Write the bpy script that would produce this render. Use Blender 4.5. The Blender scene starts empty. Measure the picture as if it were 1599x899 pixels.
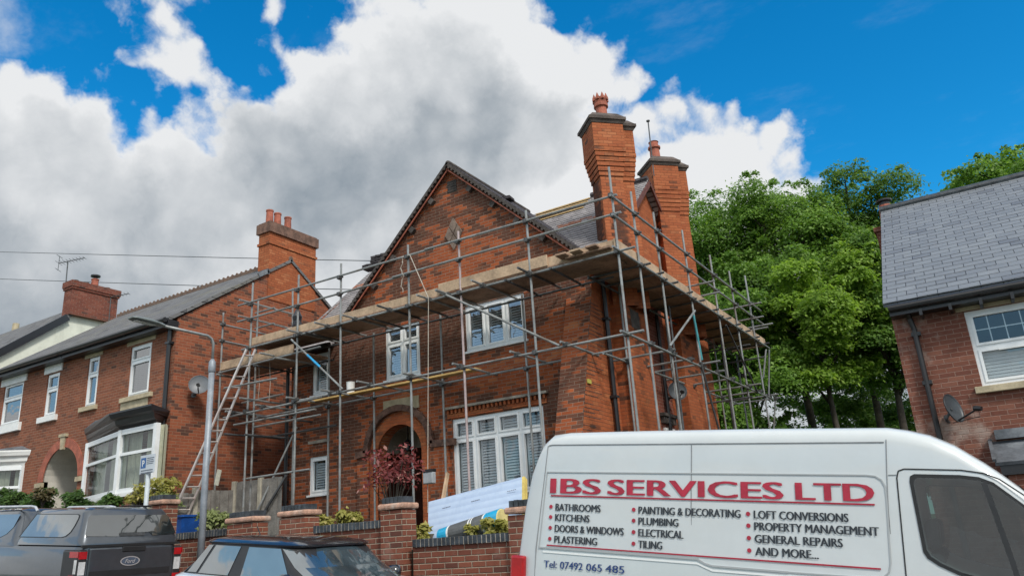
import bpy, math, random
import numpy as np
from mathutils import Vector, Matrix
random.seed(7); RNG = np.random.default_rng(7)
SC = bpy.context.scene; COL = SC.collection
R = math.radians
# ------------------------------------------------------------------ camera
# world: X along the house front (right), Y away from the street, Z up
CAMR = np.array([[0.84538783, 0.53047362, -0.06258713],
                 [-0.21556146, 0.23160672, -0.94862616],
                 [-0.48872555, 0.81544838, 0.31014717]])
EYE = np.array([0.0, 0.0, 1.65]); FPX = 1206.535
cd = bpy.data.cameras.new('camera'); cam = bpy.data.objects.new('camera', cd); COL.objects.link(cam)
cd.sensor_width = 36.0; cd.lens = FPX / 1599 * 36; cd.clip_start = .1; cd.clip_end = 3000
rt, dn, fw = CAMR
mw = Matrix.Identity(4)
for i in range(3):
    mw[i][0] = rt[i]; mw[i][1] = -dn[i]; mw[i][2] = -fw[i]; mw[i][3] = EYE[i]
cam.matrix_world = mw; SC.camera = cam
def ray(px, py): return CAMR.T @ np.array([(px - 799.5) / FPX, (py - 449.5) / FPX, 1.0])
def at(px, py, X=None, Y=None, Z=None):
    d = ray(px, py)
    t = X / d[0] if X is not None else (Y / d[1] if Y is not None else (Z - EYE[2]) / d[2])
    p = EYE + d * t
    return Vector(p)
# ------------------------------------------------------------------ light
SUN_DIR = Vector((0.80, -0.52, 0.95)).normalized()      # towards the sun
sd = bpy.data.lights.new('sun', 'SUN'); so = bpy.data.objects.new('sun', sd); COL.objects.link(so)
sd.energy = 1.5; sd.angle = R(10); sd.color = (1.0, .95, .87)
so.rotation_euler = SUN_DIR.to_track_quat('Z', 'Y').to_euler(); so.location = (20, -20, 40)
EXPOSURE = 0.95
SC.view_settings.view_transform = 'Standard'; SC.view_settings.look = 'None'
SC.view_settings.exposure = EXPOSURE; SC.view_settings.gamma = 1.0
SC.view_settings.use_curve_mapping = False
SC.cycles.max_bounces = 6; SC.cycles.transparent_max_bounces = 12
SC.cycles.use_denoising = True

class NT:
    def __init__(s, tree): s.t = tree; s.n = tree.nodes; s.l = tree.links
    def _in(s, sock, v):
        if v is None: return
        if isinstance(v, bpy.types.NodeSocket): s.l.new(v, sock)
        else:
            if isinstance(v, (tuple, list, Vector)) and len(v) == 3 and sock.type == 'RGBA': v = (*v, 1)
            sock.default_value = v
    def m(s, op, a, b=None, c=None, clamp=False):
        n = s.n.new('ShaderNodeMath'); n.operation = op; n.use_clamp = clamp
        for i, v in enumerate((a, b, c)): s._in(n.inputs[i], v)
        return n.outputs[0]
    def v(s, op, a, b=None, c=None):
        n = s.n.new('ShaderNodeVectorMath'); n.operation = op
        s._in(n.inputs[0], a); s._in(n.inputs[1], b)
        if c is not None: s._in(n.inputs[3] if op == 'SCALE' else n.inputs[2], c)
        return n.outputs[1] if op in ('DOT_PRODUCT', 'LENGTH', 'DISTANCE') else n.outputs[0]
    def mix(s, f, a, b, blend='MIX'):
        n = s.n.new('ShaderNodeMix'); n.data_type = 'RGBA'; n.blend_type = blend
        s._in(n.inputs[0], f); s._in(n.inputs[6], a); s._in(n.inputs[7], b)
        return n.outputs[2]
    def ramp(s, x, lo, hi, a=0.0, b=1.0, smooth=True):
        n = s.n.new('ShaderNodeMapRange'); n.interpolation_type = 'SMOOTHSTEP' if smooth else 'LINEAR'
        for i, v in enumerate((x, lo, hi, a, b)): s._in(n.inputs[i], v)
        return n.outputs[0]
    def noise(s, vec, scale, detail=4, rough=.55, dist=0.0, col=False):
        n = s.n.new('ShaderNodeTexNoise'); s._in(n.inputs['Vector'], vec)
        n.inputs['Scale'].default_value = scale; n.inputs['Detail'].default_value = detail
        n.inputs['Roughness'].default_value = rough; n.inputs['Distortion'].default_value = dist
        return n.outputs['Color' if col else 'Fac']
    def xyz(s, v):
        n = s.n.new('ShaderNodeSeparateXYZ'); s._in(n.inputs[0], v); return n.outputs
    def comb(s, x, y, z=0.0):
        n = s.n.new('ShaderNodeCombineXYZ')
        for i, v in enumerate((x, y, z)): s._in(n.inputs[i], v)
        return n.outputs[0]
    def white(s, v):
        n = s.n.new('ShaderNodeTexWhiteNoise'); s._in(n.inputs['Vector'], v); return n.outputs['Value']
    def geo(s):
        n = s.n.new('ShaderNodeNewGeometry'); return n.outputs
# ------------------------------------------------------------------ sky
world = bpy.data.worlds.new('World'); SC.world = world; world.use_nodes = True
W = NT(world.node_tree); W.n.clear()
geo = W.geo(); dirv = W.v('SCALE', geo['Incoming'], None, -1.0)
wo = W.n.new('ShaderNodeOutputWorld'); bg = W.n.new('ShaderNodeBackground'); W.l.new(bg.outputs[0], wo.inputs[0])
sky = W.n.new('ShaderNodeTexSky'); sky.sky_type = 'NISHITA'; sky.sun_disc = False
sky.sun_elevation = math.asin(SUN_DIR.z); sky.sun_rotation = math.atan2(SUN_DIR.x, SUN_DIR.y)
sky.air_density = 1.0; sky.dust_density = .3; sky.ozone_density = 3.0
SKY_STRENGTH = 0.10
def blobs(lst, k=.25, edge=False):
    """soft union of round patches of sky, each given by its centre and radius"""
    out = None
    for px, py, r in lst:
        d = ray(px, py); d = d / np.linalg.norm(d)
        dt = W.v('DOT_PRODUCT', dirw, tuple(d))
        if edge:    # signed distance to the rim in hundredths of the lens scale
            ang = W.m('SQRT', W.m('MAXIMUM', W.m('MULTIPLY_ADD', dt, -2.0, 2.0), 0.0))
            f = W.m('MULTIPLY_ADD', ang, -FPX / 100, r / 100)
        else:
            a = 2.0 / (r / FPX) ** 2; f = W.m('MULTIPLY_ADD', dt, a, 1 - a)
        out = f if out is None else W.m('SMOOTH_MAX', out, f, k)
    return out
wn0 = W.v('SUBTRACT', W.noise(dirv, 5.5, 6, .62, col=True), (.5, .5, .5)); dirw = W.v('NORMALIZE', W.v('ADD', dirv, W.v('SCALE', wn0, None, .16)))
CL = [(0, 215, 98), (80, 228, 86), (165, 148, 58), (60, 340, 200), (230, 310, 115), (243, 22, 74), (258, 80, 72), (296, 138, 80), (330, 195, 100), (1005, 215, 66),
      (365, 245, 110), (425, 20, 60), (445, 75, 76), (500, 60, 110), (600, 50, 135), (720, 90, 160), (830, 120, 115), (905, 125, 85), (945, 150, 64), (600, 230, 210),
      (800, 240, 165), (470, 190, 90), (1030, 245, 96), (1105, 262, 88), (1165, 282, 78), (1205, 305, 58), (950, 290, 130), (1100, 340, 150),
      (500, 400, 250), (230, 460, 250), (0, 470, 270), (760, 360, 210), (1000, 500, 260), (1330, 600, 230), (1650, 620, 200), (-250, 400, 330)]
HO = [(335, 0, 50), (352, 45, 42), (392, 95, 42), (420, 120, 22), (220, 172, 34), (268, 184, 36), (478, 18, 24), (120, 40, 80), (225, 105, 22)]
f1 = blobs(CL, .3, True); f2 = blobs(HO, .1, True)
wv = W.v('ADD', dirv, W.v('SCALE', W.v('SUBTRACT', W.noise(dirv, 6.0, 5, .6, col=True), (.5, .5, .5)), None, .10))
nz = W.m('SUBTRACT', W.noise(wv, 9.0, 9, .60), .5)
nf = W.m('SUBTRACT', W.noise(wv, 30.0, 7, .62), .5)
F = W.m('MINIMUM', f1, W.m('MULTIPLY', f2, -1.0))
F = W.m('MAXIMUM', W.m('MINIMUM', F, 2.0), -2.0)
def puffs(scale):
    n = W.n.new('ShaderNodeTexVoronoi'); n.feature = 'SMOOTH_F1'; n.inputs['Scale'].default_value = scale; n.inputs['Smoothness'].default_value = .35
    W.l.new(W.v('ADD', dirv, W.v('SCALE', wn0, None, .10)), n.inputs['Vector']); return W.m('SUBTRACT', n.outputs['Distance'], .42)
pf1, pf2 = puffs(13.0), puffs(31.0)
# unseen sky behind the camera: invented broken cloud, shaped for light and reflections
back = W.ramp(W.v('DOT_PRODUCT', dirv, tuple(fw)), .70, .42)
bf = W.ramp(W.noise(W.v('ADD', dirv, (3.1, 1.7, .4)), 1.7, 6, .55), .29, .44, -.6, 1.0, False)
elev = W.xyz(dirv)[2]; band = W.m('MULTIPLY', W.ramp(elev, .13, .19), W.ramp(elev, .36, .26))  # blue band put in for the window panes to reflect
bf = W.m('SUBTRACT', bf, W.m('MULTIPLY', band, W.ramp(W.noise(W.v('ADD', dirv, (.2, 5.0, .4)), 2.3, 3), .40, .60, .1, 1.5)))
F = W.m('ADD', W.m('MULTIPLY', F, W.m('SUBTRACT', 1.0, back)), W.m('MULTIPLY', bf, back))
F = W.m('ADD', W.m('ADD', F, W.m('MULTIPLY', nz, .75)), W.m('MULTIPLY', nf, .55))
F = W.m('SUBTRACT', W.m('ADD', F, .12), W.m('ADD', W.m('MULTIPLY', pf1, .9), W.m('MULTIPLY', pf2, .6)))
cmask = W.ramp(F, -.04, .42)
thin = W.m('MULTIPLY', W.ramp(W.noise(W.v('MULTIPLY', dirv, (1.0, 2.2, 3.0)), 5.0, 7, .62), .55, .9), .16)
puff = W.m('MULTIPLY', W.ramp(W.m('ADD', blobs([(20, 60, 50), (10, 35, 30)], .2, True), W.m('MULTIPLY', nz, 2.2)), -.1, .7), .55)
cmask = W.m('MAXIMUM', cmask, W.m('MAXIMUM', thin, puff))
DK = [(690, 225, 190), (560, 260, 160), (820, 215, 110), (380, 310, 150), (700, 160, 90), (190, 440, 200), (20, 440, 220), (560, 330, 130), (1000, 560, 200), (100, 270, 90), (1500, 760, 260)]
dk = W.ramp(blobs(DK), -.45, .75)
BR = [(90, 270, 110), (270, 240, 90), (330, 380, 110), (540, 90, 110), (880, 300, 130), (1080, 270, 150), (680, 50, 100), (850, 60, 90), (620, 420, 90)]
br = W.ramp(blobs(BR), -.6, .8)
sh = W.m('ADD', W.m('MULTIPLY', dk, .72), W.m('MULTIPLY', nz, -.75))
sh = W.m('ADD', sh, W.m('ADD', W.m('MULTIPLY', pf1, .42), W.m('MULTIPLY', pf2, .22)))
sh = W.m('ADD', sh, W.m('MULTIPLY', br, -.42))
sh = W.m('ADD', sh, W.m('MULTIPLY', W.ramp(F, .8, .05), -.42))
sh = W.m('ADD', sh, W.m('MULTIPLY', nf, -.28), clamp=True)
ccol = W.mix(sh, (.82, .835, .85), (.29, .34, .39))
CLOUD_GAIN = 2 ** -EXPOSURE
ccol = W.v('SCALE', ccol, None, CLOUD_GAIN)
hs = W.n.new('ShaderNodeHueSaturation'); W.l.new(sky.outputs[0], hs.inputs['Color'])
hs.inputs['Hue'].default_value = .49; hs.inputs['Saturation'].default_value = 1.4; hs.inputs['Value'].default_value = 1.0
skyc = W.v('MULTIPLY', W.v('SCALE', hs.outputs[0], None, SKY_STRENGTH), (.36, .93, 1.0))
backb = W.m('ADD', 1.0, W.m('MULTIPLY', back, .35))  # unseen rear sky brightened to light the facade
W.l.new(W.v('MULTIPLY', W.v('SCALE', W.mix(W.m('MAXIMUM', cmask, W.m('MULTIPLY', back, .42)), skyc, ccol), None, backb), W.mix(back, (1, 1, 1), (1.0, 1.0, .98))), bg.inputs[0]); bg.inputs[1].default_value = 1.0

# ------------------------------------------------------------------ materials
MATS = {}
def newmat(name):
    m = bpy.data.materials.new(name); m.use_nodes = True
    t = NT(m.node_tree); b = m.node_tree.nodes['Principled BSDF']
    return m, t, b
def mat(name, col, rough=.6, metal=0.0, var=.12, scale=6.0, bump=0.0, spec=.5, stain=None, coat=0.0, streak=False):
    if name in MATS: return MATS[name]
    m, t, b = newmat(name)
    g = t.geo(); p = g['Position']
    tc = t.n.new('ShaderNodeTexCoord').outputs['Object']
    n1 = t.noise(tc, scale, 5, .6); n2 = t.noise(tc, scale * 7.3, 3, .6)
    f = t.m('ADD', t.m('MULTIPLY', n1, .65), t.m('MULTIPLY', n2, .35))
    lo = tuple(c * (1 - var * 2) for c in col); hi = tuple(min(1, c * (1 + var * 2)) for c in col)
    c = t.mix(t.ramp(f, .3, .7), lo, hi)
    if stain:
        sv = t.v('MULTIPLY', tc, (1.0, 1.0, .25)) if streak else tc
        c = t.mix(t.m('MULTIPLY', t.ramp(t.noise(sv, stain[1], 6, .62), .5, .72), stain[2]), c, stain[0])
    t.l.new(c, b.inputs['Base Color'])
    b.inputs['Roughness'].default_value = rough; b.inputs['Metallic'].default_value = metal
    b.inputs['Specular IOR Level'].default_value = spec; b.inputs['Coat Weight'].default_value = coat
    b.inputs['Coat Roughness'].default_value = .04
    if bump:
        bp = t.n.new('ShaderNodeBump'); bp.inputs['Strength'].default_value = bump; bp.inputs['Distance'].default_value = .02
        t.l.new(f, bp.inputs['Height']); t.l.new(bp.outputs[0], b.inputs['Normal'])
    MATS[name] = m; return m
def surf_uv(t):
    g = t.geo(); N = g['True Normal']; P = g['Position']
    T = t.v('NORMALIZE', t.v('CROSS_PRODUCT', (0, 0, 1.0), N)); B = t.v('CROSS_PRODUCT', N, T)
    return P, t.v('DOT_PRODUCT', P, T), t.v('DOT_PRODUCT', P, B)
def zones_field(t, P, zones, base):
    f = base
    for c, r, w in zones:
        d = t.v('LENGTH', t.v('DIVIDE', t.v('SUBTRACT', P, c), r))
        f = t.m('ADD', f, t.m('MULTIPLY', t.ramp(d, 1.25, .45), w))
    return f
def brick(name, c1, c2, c3, mortar, soot, bw=.225, bh=.075, joint=.010, base=0.0, zones=(), nscale=.55, namp=1.6, bump=.5, mvis=1.0, eff=None, rnd=.5):
    """fired brick with per-brick colour, soot that follows whole bricks, recessed joints"""
    m, t, b = newmat(name)
    P, u, v = surf_uv(t)
    rv = t.m('DIVIDE', v, bh); row = t.m('FLOOR', rv)
    uo = t.m('ADD', t.m('DIVIDE', u, bw), t.m('MULTIPLY', t.m('FLOORED_MODULO', row, 2.0), .5)); colm = t.m('FLOOR', uo)
    q = t.comb(colm, row, 3.0); r1 = t.white(q); r2 = t.white(t.comb(row, colm, 9.0))
    fu = t.m('FRACT', uo); fv = t.m('FRACT', rv)
    du = t.m('MULTIPLY', t.m('MINIMUM', fu, t.m('SUBTRACT', 1.0, fu)), bw); dv = t.m('MULTIPLY', t.m('MINIMUM', fv, t.m('SUBTRACT', 1.0, fv)), bh)
    wob = t.m('MULTIPLY', t.m('SUBTRACT', t.noise(P, 14.0, 3), .5), .008)
    jd = t.m('ADD', t.m('MINIMUM', du, dv), wob)
    jm = t.ramp(jd, joint * .75, joint * .3)
    qc = t.comb(t.m('MULTIPLY', colm, bw), t.m('MULTIPLY', row, bh), 0.0)
    n_big = t.noise(P, nscale, 5, .6); n_q = t.noise(qc, 1.3, 4, .65)
    col = t.mix(r1, c1, c2); col = t.mix(t.ramp(r2, .72, .95), col, c3)
    col = t.mix(t.m('MULTIPLY', t.noise(P, 26.0, 5, .65), .5), col, t.v('SCALE', col, None, .5))
    col = t.mix(t.m('MULTIPLY', t.ramp(t.noise(P, 3.1, 6, .7), .48, .72), .55), col, t.v('MULTIPLY', col, (.62, .55, .50)))
    f = t.m('ADD', t.m('MULTIPLY', t.m('SUBTRACT', n_big, .5), namp), t.m('MULTIPLY', t.m('SUBTRACT', n_q, .5), 2.2))
    f = t.m('ADD', f, t.m('MULTIPLY', t.m('SUBTRACT', r2, .5), rnd))
    f = zones_field(t, P, zones, t.m('ADD', f, base))
    sm = t.ramp(f, -.12, .35)
    sm = t.m('MULTIPLY', sm, t.ramp(t.noise(P, 7.0, 4), .15, .6, .72, .97))
    col = t.mix(sm, col, t.mix(r1, soot, tuple(c * 1.7 for c in soot)))
    if eff: col = t.mix(t.m('MULTIPLY', t.ramp(t.noise(P, eff[1], 6, .65), .54, .7), eff[2]), col, eff[0])
    mcol = t.mix(t.m('MULTIPLY', sm, .7), mortar, tuple(c * .6 for c in mortar))
    col = t.mix(t.m('MULTIPLY', jm, mvis), col, mcol)
    t.l.new(col, b.inputs['Base Color']); b.inputs['Roughness'].default_value = .88; b.inputs['Specular IOR Level'].default_value = .25
    h = t.m('ADD', t.m('MULTIPLY', t.ramp(jd, 0.0, joint * .8), 1.0), t.m('MULTIPLY', t.noise(P, 60.0, 4), .35))
    h = t.m('ADD', h, t.m('MULTIPLY', r1, .35))
    bp = t.n.new('ShaderNodeBump'); bp.inputs['Strength'].default_value = bump; bp.inputs['Distance'].default_value = .012
    t.l.new(h, bp.inputs['Height']); t.l.new(bp.outputs[0], b.inputs['Normal'])
    return m
def tiles(name, c1, c2, bw, bh, gap=.006, edge=.012, dark=.35, bump=.8, rough=.6, band=None, moss=None, spec=.4, alt=None):
    """roof slates or plain tiles: lapped courses with a shadow line under each tail"""
    m, t, b = newmat(name)
    P, u, v = surf_uv(t)
    n0 = t.m('MULTIPLY', t.m('SUBTRACT', t.noise(P, 2.2, 3), .5), bh * .16)
    rv = t.m('DIVIDE', t.m('ADD', v, n0), bh); row = t.m('FLOOR', rv); fv = t.m('FRACT', rv)
    uo = t.m('ADD', t.m('DIVIDE', u, bw), t.m('MULTIPLY', t.m('FLOORED_MODULO', row, 2.0), .5)); colm = t.m('FLOOR', uo); fu = t.m('FRACT', uo)
    r1 = t.white(t.comb(colm, row, 1.0)); r2 = t.white(t.comb(row, colm, 5.0))
    col = t.mix(r1, c1, c2)
    if alt: col = t.mix(t.ramp(r2, .88, .98), col, alt)
    if band:
        z = t.xyz(P)[2]
        bm = t.m('MULTIPLY', t.ramp(z, band[0], band[0] + .03), t.ramp(z, band[1], band[1] - .03))
        bm = t.m('MULTIPLY', bm, t.ramp(r2, .25, .4))
        col = t.mix(bm, col, band[2])
    if moss: col = t.mix(t.m('MULTIPLY', t.ramp(t.noise(P, moss[1], 6, .65), .5, .75), moss[2]), col, moss[0])
    col = t.mix(t.m('MULTIPLY', t.noise(P, 17.0, 5, .65), .45), col, t.v('SCALE', col, None, .6))
    du = t.m('MULTIPLY', t.m('MINIMUM', fu, t.m('SUBTRACT', 1.0, fu)), bw)
    eg = t.m('MULTIPLY', edge, t.m('ADD', .55, t.m('MULTIPLY', r2, 1.1)))
    gm = t.m('MAXIMUM', t.ramp(du, gap, gap * .3), t.ramp(t.m('MULTIPLY', fv, bh), eg, t.m('MULTIPLY', eg, .35)))
    col = t.mix(t.m('MULTIPLY', gm, 1 - dark), col, t.v('SCALE', col, None, .14))
    t.l.new(col, b.inputs['Base Color']); b.inputs['Roughness'].default_value = rough; b.inputs['Specular IOR Level'].default_value = spec
    h = t.m('SUBTRACT', t.m('SUBTRACT', 1.0, fv), t.m('MULTIPLY', gm, .8))
    h = t.m('ADD', h, t.m('ADD', t.m('MULTIPLY', r1, .3), t.m('MULTIPLY', t.noise(P, 40.0, 3), .25)))
    bp = t.n.new('ShaderNodeBump'); bp.inputs['Strength'].default_value = bump; bp.inputs['Distance'].default_value = .02
    t.l.new(h, bp.inputs['Height']); t.l.new(bp.outputs[0], b.inputs['Normal'])
    return m
def glass(name, tint=(.75, .8, .82), refl=.22, rough=.015, fres=.6):
    m = bpy.data.materials.new(name); m.use_nodes = True; t = NT(m.node_tree); t.n.clear()
    o = t.n.new('ShaderNodeOutputMaterial'); mx = t.n.new('ShaderNodeMixShader')
    tr = t.n.new('ShaderNodeBsdfTransparent'); gl = t.n.new('ShaderNodeBsdfGlossy')
    tr.inputs[0].default_value = (*tint, 1); gl.inputs['Roughness'].default_value = rough; gl.inputs['Color'].default_value = (.95, .97, 1, 1)
    lw = t.n.new('ShaderNodeLayerWeight'); lw.inputs[0].default_value = .35
    f = t.m('ADD', refl, t.m('MULTIPLY', lw.outputs['Fresnel'], fres), clamp=True)
    bp = t.n.new('ShaderNodeBump'); bp.inputs['Strength'].default_value = .04; bp.inputs['Distance'].default_value = .1
    t.l.new(t.noise(t.n.new('ShaderNodeTexCoord').outputs['Object'], 2.5, 2), bp.inputs['Height']); t.l.new(bp.outputs[0], gl.inputs['Normal'])
    t.l.new(f, mx.inputs[0]); t.l.new(tr.outputs[0], mx.inputs[1]); t.l.new(gl.outputs[0], mx.inputs[2]); t.l.new(mx.outputs[0], o.inputs[0])
    return m
def carglass(name, col=(.012, .016, .018), refl=.2):
    m = bpy.data.materials.new(name); m.use_nodes = True; t = NT(m.node_tree); b = t.n['Principled BSDF']; o = t.n['Material Output']
    tc = t.n.new('ShaderNodeTexCoord').outputs['Object']
    t.l.new(t.mix(t.ramp(t.noise(tc, 2.2, 3), .35, .7), col, tuple(c * 1.9 for c in col)), b.inputs['Base Color'])
    b.inputs['Roughness'].default_value = .03
    gl = t.n.new('ShaderNodeBsdfGlossy'); gl.inputs['Roughness'].default_value = .02
    mx = t.n.new('ShaderNodeMixShader'); mx.inputs[0].default_value = refl
    bp = t.n.new('ShaderNodeBump'); bp.inputs['Strength'].default_value = .05; bp.inputs['Distance'].default_value = .1
    t.l.new(t.noise(tc, 2.0, 2), bp.inputs['Height']); t.l.new(bp.outputs[0], gl.inputs['Normal'])
    t.l.new(b.outputs[0], mx.inputs[1]); t.l.new(gl.outputs[0], mx.inputs[2]); t.l.new(mx.outputs[0], o.inputs[0])
    return m
def leaf(name, c1, c2, c3=None, trans=.35, nscale=.6):
    m = bpy.data.materials.new(name); m.use_nodes = True; t = NT(m.node_tree); b = t.n['Principled BSDF']; o = t.n['Material Output']
    g = t.geo(); r = g['Random Per Island']; nb = t.noise(g['Position'], nscale, 4, .6)
    c = t.mix(t.m('ADD', t.m('MULTIPLY', r, .55), t.m('MULTIPLY', t.ramp(nb, .3, .7), .5), clamp=True), c1, c2)
    if c3: c = t.mix(t.ramp(r, .86, .97), c, c3)
    t.l.new(c, b.inputs['Base Color']); b.inputs['Roughness'].default_value = .5; b.inputs['Specular IOR Level'].default_value = .3
    tl = t.n.new('ShaderNodeBsdfTranslucent'); t.l.new(t.v('MULTIPLY', c, (1.3, 1.35, .7)), tl.inputs[0])
    mx = t.n.new('ShaderNodeMixShader'); mx.inputs[0].default_value = trans
    t.l.new(b.outputs[0], mx.inputs[1]); t.l.new(tl.outputs[0], mx.inputs[2]); t.l.new(mx.outputs[0], o.inputs[0])
    return m
# ------------------------------------------------------------------ mesh tools
OFF = {}
class MB:
    def __init__(s): s.V = []; s.F = []; s.M = []; s.mi = 0
    def add(s, vs, fs):
        o = len(s.V); s.V += [tuple(v) for v in vs]
        for f in fs: s.F.append(tuple(i + o for i in f)); s.M.append(s.mi)
        return s
    def quad(s, a, b, c, d): return s.add([a, b, c, d], [(0, 1, 2, 3)])
    def poly(s, pts): return s.add(pts, [tuple(range(len(pts)))])
    def box(s, x0, x1, y0, y1, z0, z1):
        vs = [(x, y, z) for x in (x0, x1) for y in (y0, y1) for z in (z0, z1)]
        return s.add(vs, [(0, 1, 3, 2), (4, 6, 7, 5), (0, 4, 5, 1), (2, 3, 7, 6), (0, 2, 6, 4), (1, 5, 7, 3)])
    def bar(s, p0, p1, w, h, upv=(0, 0, 1)):
        p0, p1 = Vector(p0), Vector(p1); d = (p1 - p0).normalized(); u = Vector(upv)
        if abs(d.dot(u)) > .98: u = Vector((0, 1, 0))
        a = d.cross(u).normalized(); b = a.cross(d).normalized(); a *= w / 2; b *= h / 2
        vs = [p + sx * a + sz * b for p in (p0, p1) for sx, sz in ((-1, -1), (1, -1), (1, 1), (-1, 1))]
        return s.add(vs, [(3, 2, 1, 0), (4, 5, 6, 7), (0, 1, 5, 4), (1, 2, 6, 5), (2, 3, 7, 6), (3, 0, 4, 7)])
    def tube(s, pts, r, n=8, cap=True):
        pts = [Vector(p) for p in pts]; rs = r if isinstance(r, (list, tuple)) else [r] * len(pts)
        vs = []; prev = None
        for i, p in enumerate(pts):
            d = (pts[min(i + 1, len(pts) - 1)] - pts[max(i - 1, 0)]).normalized()
            if prev is None:
                u = Vector((0, 0, 1)) if abs(d.z) < .95 else Vector((0, 1, 0)); a = d.cross(u).normalized()
            else: a = (prev - d * prev.dot(d)).normalized()
            prev = a; b = d.cross(a)
            vs += [p + (a * math.cos(2 * math.pi * k / n) + b * math.sin(2 * math.pi * k / n)) * rs[i] for k in range(n)]
        fs = [(i * n + k, i * n + (k + 1) % n, (i + 1) * n + (k + 1) % n, (i + 1) * n + k) for i in range(len(pts) - 1) for k in range(n)]
        if cap: fs += [tuple(range(n))[::-1], tuple((len(pts) - 1) * n + k for k in range(n))]
        return s.add(vs, fs)
    def lathe(s, c, prof, n=16, axis=(0, 0, 1), cap=True):
        c = Vector(c); ax = Vector(axis).normalized(); u = Vector((1, 0, 0)) if abs(ax.x) < .9 else Vector((0, 1, 0))
        a = ax.cross(u).normalized(); b = ax.cross(a)
        vs = [c + ax * h + (a * math.cos(2 * math.pi * k / n) + b * math.sin(2 * math.pi * k / n)) * r for r, h in prof for k in range(n)]
        fs = [(i * n + k, i * n + (k + 1) % n, (i + 1) * n + (k + 1) % n, (i + 1) * n + k) for i in range(len(prof) - 1) for k in range(n)]
        if cap: fs += [tuple(range(n))[::-1], tuple((len(prof) - 1) * n + k for k in range(n))]
        return s.add(vs, fs)
    def prism(s, poly, vec):
        n = len(poly); v = Vector(vec); p2 = [Vector(p) + v for p in poly]
        return s.add(list(poly) + p2, [tuple(range(n))[::-1], tuple(range(n, 2 * n))] + [(i, (i + 1) % n, n + (i + 1) % n, n + i) for i in range(n)])
    def frustum(s, ring0, ring1, cap=True):
        n = len(ring0)
        return s.add(list(ring0) + list(ring1), [(i, (i + 1) % n, n + (i + 1) % n, n + i) for i in range(n)] + ([tuple(range(n))[::-1], tuple(range(n, 2 * n))] if cap else []))
    def build(s, name, mats, parent=None, smooth=False, label=None, kind=None, bevel=0.0, fixn=False):
        off = OFF.get(parent.name, Vector((0, 0, 0))) if parent is not None else Vector((0, 0, 0))
        me = bpy.data.meshes.new(name)
        me.from_pydata([(v[0] - off.x, v[1] - off.y, v[2] - off.z) for v in s.V], [], s.F)
        for m_ in (mats if isinstance(mats, (list, tuple)) else [mats]): me.materials.append(m_)
        me.polygons.foreach_set('material_index', s.M)
        if smooth: me.polygons.foreach_set('use_smooth', [True] * len(me.polygons))
        if fixn:
            import bmesh
            bm = bmesh.new(); bm.from_mesh(me); bmesh.ops.recalc_face_normals(bm, faces=bm.faces); bm.to_mesh(me); bm.free()
        me.update()
        o = bpy.data.objects.new(name, me); COL.objects.link(o)
        if parent is not None: o.parent = parent; OFF[o.name] = off
        if label: o['label'] = label
        if kind: o['kind'] = kind
        if bevel:
            bv = o.modifiers.new('bevel', 'BEVEL'); bv.width = bevel; bv.segments = 2; bv.limit_method = 'ANGLE'; bv.angle_limit = R(35)
        return o
def thing(name, label, cat, loc, group=None, rot=None):
    o = bpy.data.objects.new(name, None); COL.objects.link(o); o.location = loc
    o.empty_display_size = .2
    if rot is None: OFF[o.name] = Vector(loc)
    else: o.rotation_euler = rot; OFF[o.name] = Vector((0, 0, 0))
    o['label'] = label; o['category'] = cat
    if group: o['group'] = group
    return o
def tag(o, label, cat, group=None):
    o['label'] = label; o['category'] = cat
    if group: o['group'] = group
    return o
def text_mesh(s, mapf, x0, x1, zb, zc, bold=0.0, shear=0.0):
    """letters filling the box x0..x1, baseline zb, cap height to zc, mapped by mapf(x,z)->point; returns (verts, faces)"""
    cu = bpy.data.curves.new('letters', 'FONT'); cu.body = s; cu.offset = bold; cu.shear = shear; cu.resolution_u = 3
    ob = bpy.data.objects.new('letters', cu); COL.objects.link(ob)
    dg = bpy.context.evaluated_depsgraph_get(); me = bpy.data.meshes.new_from_object(ob.evaluated_get(dg))
    vs = [tuple(v.co) for v in me.vertices]; fs = [tuple(p.vertices) for p in me.polygons]
    bpy.data.objects.remove(ob); bpy.data.curves.remove(cu); bpy.data.meshes.remove(me)
    xs = [v[0] for v in vs]; a, b_ = min(xs), max(xs)
    cap = .729
    out = [mapf(x0 + (v[0] - a) / (b_ - a) * (x1 - x0), zb + v[1] / cap * (zc - zb)) for v in vs]
    return out, fs
def wall_grid(mb, u0, u1, z0, z1, holes, pt):
    us = sorted({u0, u1, *[h[0] for h in holes], *[h[1] for h in holes]}); zs = sorted({z0, z1, *[h[2] for h in holes], *[h[3] for h in holes]})
    for i in range(len(us) - 1):
        for j in range(len(zs) - 1):
            uc, zc = (us[i] + us[i + 1]) / 2, (zs[j] + zs[j + 1]) / 2
            if any(h[0] < uc < h[1] and h[2] < zc < h[3] for h in holes): continue
            mb.quad(pt(us[i], zs[j]), pt(us[i + 1], zs[j]), pt(us[i + 1], zs[j + 1]), pt(us[i], zs[j + 1]))
def reveal(mb, u0, u1, z0, z1, pt, ptb):
    for a, b_ in (((u0, z0), (u1, z0)), ((u1, z0), (u1, z1)), ((u1, z1), (u0, z1)), ((u0, z1), (u0, z0))):
        mb.quad(pt(*a), pt(*b_), ptb(*b_), ptb(*a))
def rz(x):
    d = -x
    if d < -14: d = -14
    if d <= 16: return -.31 + .115 * d - .0029 * d * d
    z16 = -.31 + .115 * 16 - .0029 * 256
    return z16 + .03 * (min(d, 70) - 16)
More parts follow.
